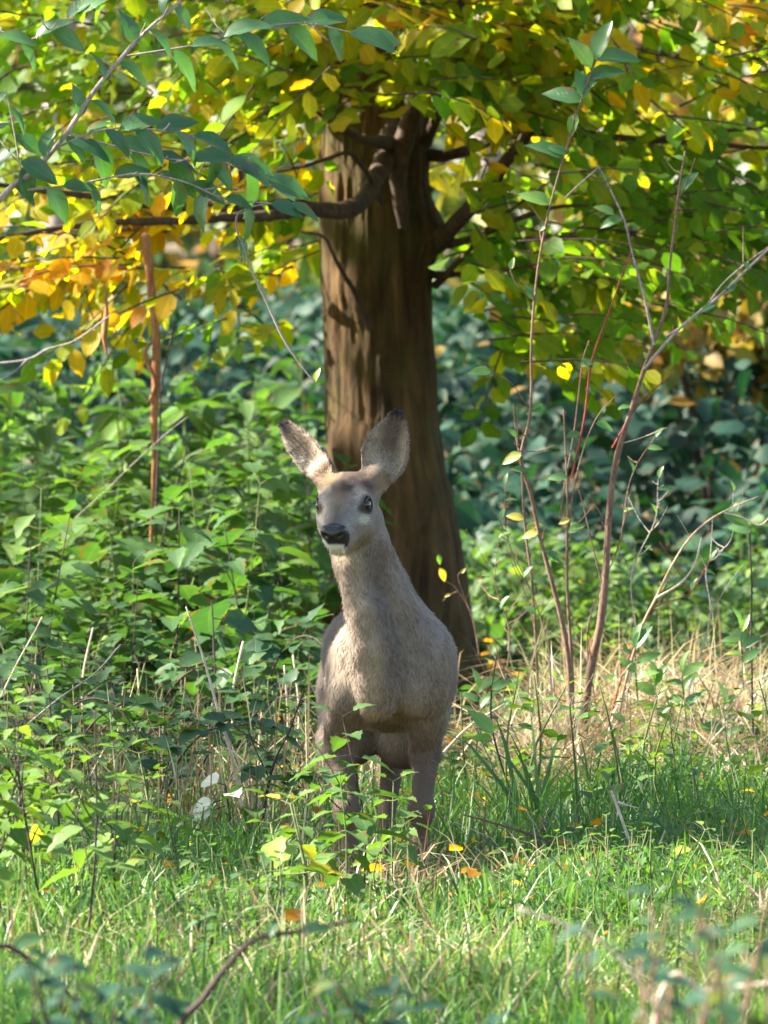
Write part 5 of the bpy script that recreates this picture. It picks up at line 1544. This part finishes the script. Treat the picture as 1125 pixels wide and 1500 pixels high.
for pts_, r_, m_, lab_ in (
        ([(905, 1150), (915, 1040), (930, 930), (925, 840), (960, 760), (965, 700)], .0022, M_GREYTWIG, 'thin grey twig tangled with the arching cane'),
        ([(745, 1150), (735, 1040), (745, 930), (725, 850), (735, 760)], .0018, M_TWIG, 'thin dry twig between the deer and the saplings'),
        ([(1010, 1120), (1015, 1000), (1040, 900), (1035, 830), (1070, 790), (1075, 720)], .0020, M_GREYTWIG, 'crooked grey twig rising behind the arching cane'),
        ([(880, 1150), (872, 1040), (860, 920), (905, 800), (925, 700), (960, 640)], .0022, M_TWIG, 'leaning brown twig crossing the thick shrub'),
        ([(820, 1150), (812, 1020), (790, 900), (745, 790), (740, 710)], .0020, M_TWIG, 'twig leaning left out of the sapling group'),
        ([(870, 1150), (905, 1010), (950, 900), (1010, 870), (1040, 820)], .0024, M_REDTWIG, 'reddish cane curving right beneath the arching cane')):
    c_ = np.array(pts_, float); br_x = [(pp([tuple(c_[k]), (c_[k][0] + dx_, c_[k][1] - 45), (c_[k][0] + dx_ * 1.8, c_[k][1] - 75)], DS + .12), [r_ * .55, r_ * .3], 'branch') for k, dx_ in ((2, 28), (3, -24))]
    shoot('thin_twig', lab_, 'sapling', [(pp(pts_, DS + .12), [r_, r_ * .8, r_ * .4], 'stem')] + br_x, m_, leaves_along(pts_[-3:], DS + .12, 3, .035, -20, .6, .1, 60, int(c_[0][0])))
# curled leaf and dry seed head in front of the trunk
shoot('dry_flower', 'dry brown flower stalk with a yellow leaf against the foot of the trunk', 'flower stalk',
      [(pp([(700, 960), (690, 900), (668, 862), (652, 850)], 24.5), [.002, .0014], 'stem'), (pp([(690, 900), (672, 850), (676, 838)], 24.5), [.0012, .0008]), (pp([(680, 878), (700, 850), (712, 838)], 24.5), [.0012, .0008]), (pp([(672, 866), (658, 872), (650, 880)], 24.5), [.0012, .0008])], M_TWIG,
      [(644, 832, 24.5, -65, .04, .97, .2), (642, 812, 24.5, -78, .028, .8, .1), (676, 840, 24.5, 60, .018, 1, .3), (700, 850, 24.5, 20, .018, 1, .3), (660, 870, 24.5, 200, .018, 1, .3)])

# ------------------------------------------------------------------ out-of-focus twigs and leaves close to the camera
def blur_bush(name, label, cat, px0, px1, py0, py1, d0, d1, n, seed, mat, tone, stem_mat):
    rg = np.random.default_rng(seed)
    q = P((px0 + px1) / 2, 1500, (d0 + d1) / 2)
    root = empty(name, ov(q[0], q[1]), label, cat)
    og = np.array(root.location)
    pos, dr, nn, sc, rn = [], [], [], [], []
    for k in range(n):
        top = P(rg.uniform(px0, px1), rg.uniform(py0, (py0 + py1) / 2), rg.uniform(d0, d1))
        foot = np.array([q[0] + rg.normal(0, .05), q[1] + rg.normal(0, .05), og[2]])
        mid = (top + foot) / 2 + rg.normal(0, .03, 3)
        b = Bag(); b.add(*tube(np.array([foot, mid, top]) - og, [.004, .003, .0013], 5, 10, .01, k)); link('stem', b.mesh('stem'), stem_mat, root)
        for j in range(6):
            t = 1 - .06 * j
            p = foot * (1 - t) + top * t + (mid - (top + foot) / 2) * 4 * t * (1 - t)
            a = rg.uniform(0, 6.28)
            pos.append(p); dr.append([math.cos(a), math.sin(a), rg.uniform(-.4, .3)]); nn.append([rg.normal(0, .4), -.4, 1]); sc.append(rg.uniform(.03, .055)); rn.append(np.clip(rg.normal(tone, .15), 0, .9))
    leaf_objects('leaf', leaf_mesh('nettle', T_NETTLE, mat), np.array(pos), rnorm(np.array(dr, float)), rnorm(np.array(nn, float)), np.array(sc), np.array(rn), root, og)
blur_bush('out_of_focus_herb', 'blurred grey-green herb close to the camera at the bottom right corner', 'herb', 860, 1160, 1300, 1520, 10.5, 12.5, 18, 301, M_BRAMBLE, .6, M_TWIG)
blur_bush('out_of_focus_herb', 'blurred low herb close to the camera at the bottom left corner', 'herb', -20, 260, 1370, 1520, 12, 13.5, 12, 302, M_BRAMBLE, .5, M_DARKSTEM)
blur_bush('out_of_focus_herb', 'blurred small herb close to the camera below the twig', 'herb', 380, 760, 1430, 1560, 12, 14, 9, 303, M_BRAMBLE, .5, M_DARKSTEM)
shoot('blurred_twig', 'blurred dark twig rising from the lower edge toward the hooves', 'twig', [(pp([(200, 2000), (250, 1560), (300, 1460), (350, 1395), (385, 1372), (450, 1362), (520, 1350)], 14.0), [.006, .0055, .005, .004, .0035, .002], 'stem'), (pp([(345, 1400), (352, 1340), (362, 1270)], 14.0), [.002, .001])], M_DARKSTEM,
      [(440, 1362, 14.0, 10, .045, .2, .5), (390, 1375, 14.0, 60, .03, .3, .5), (240, 1480, 14, 15, .05, .2, .5), (250, 1560, 14, 160, .04, .3, .5)])
shoot('blurred_twig', 'blurred dark twig curving down across the bottom left corner', 'twig', [(pp([(-200, 2000), (-60, 1460), (0, 1385), (60, 1420), (105, 1465), (150, 1530)], 14.2), [.006, .005, .004, .0036, .003], 'stem')], M_DARKSTEM,
      [(20, 1390, 14.2, 30, .05, .3, .5), (60, 1425, 14.2, 70, .04, .4, .5)])
shoot('blurred_twig', 'blurred pinkish dry twig at the bottom right corner', 'twig', [(pp([(900, 2100), (960, 1480), (1040, 1452), (1160, 1440)], 12.5), [.004, .0035, .003], 'stem'), (pp([(960, 1470), (880, 1380), (760, 1330)], 12.5), [.002, .0015])], M_PALETWIG)
for o in bpy.data.objects:
    if o.get('label') == 'x': print('UNPLACED', o.name)
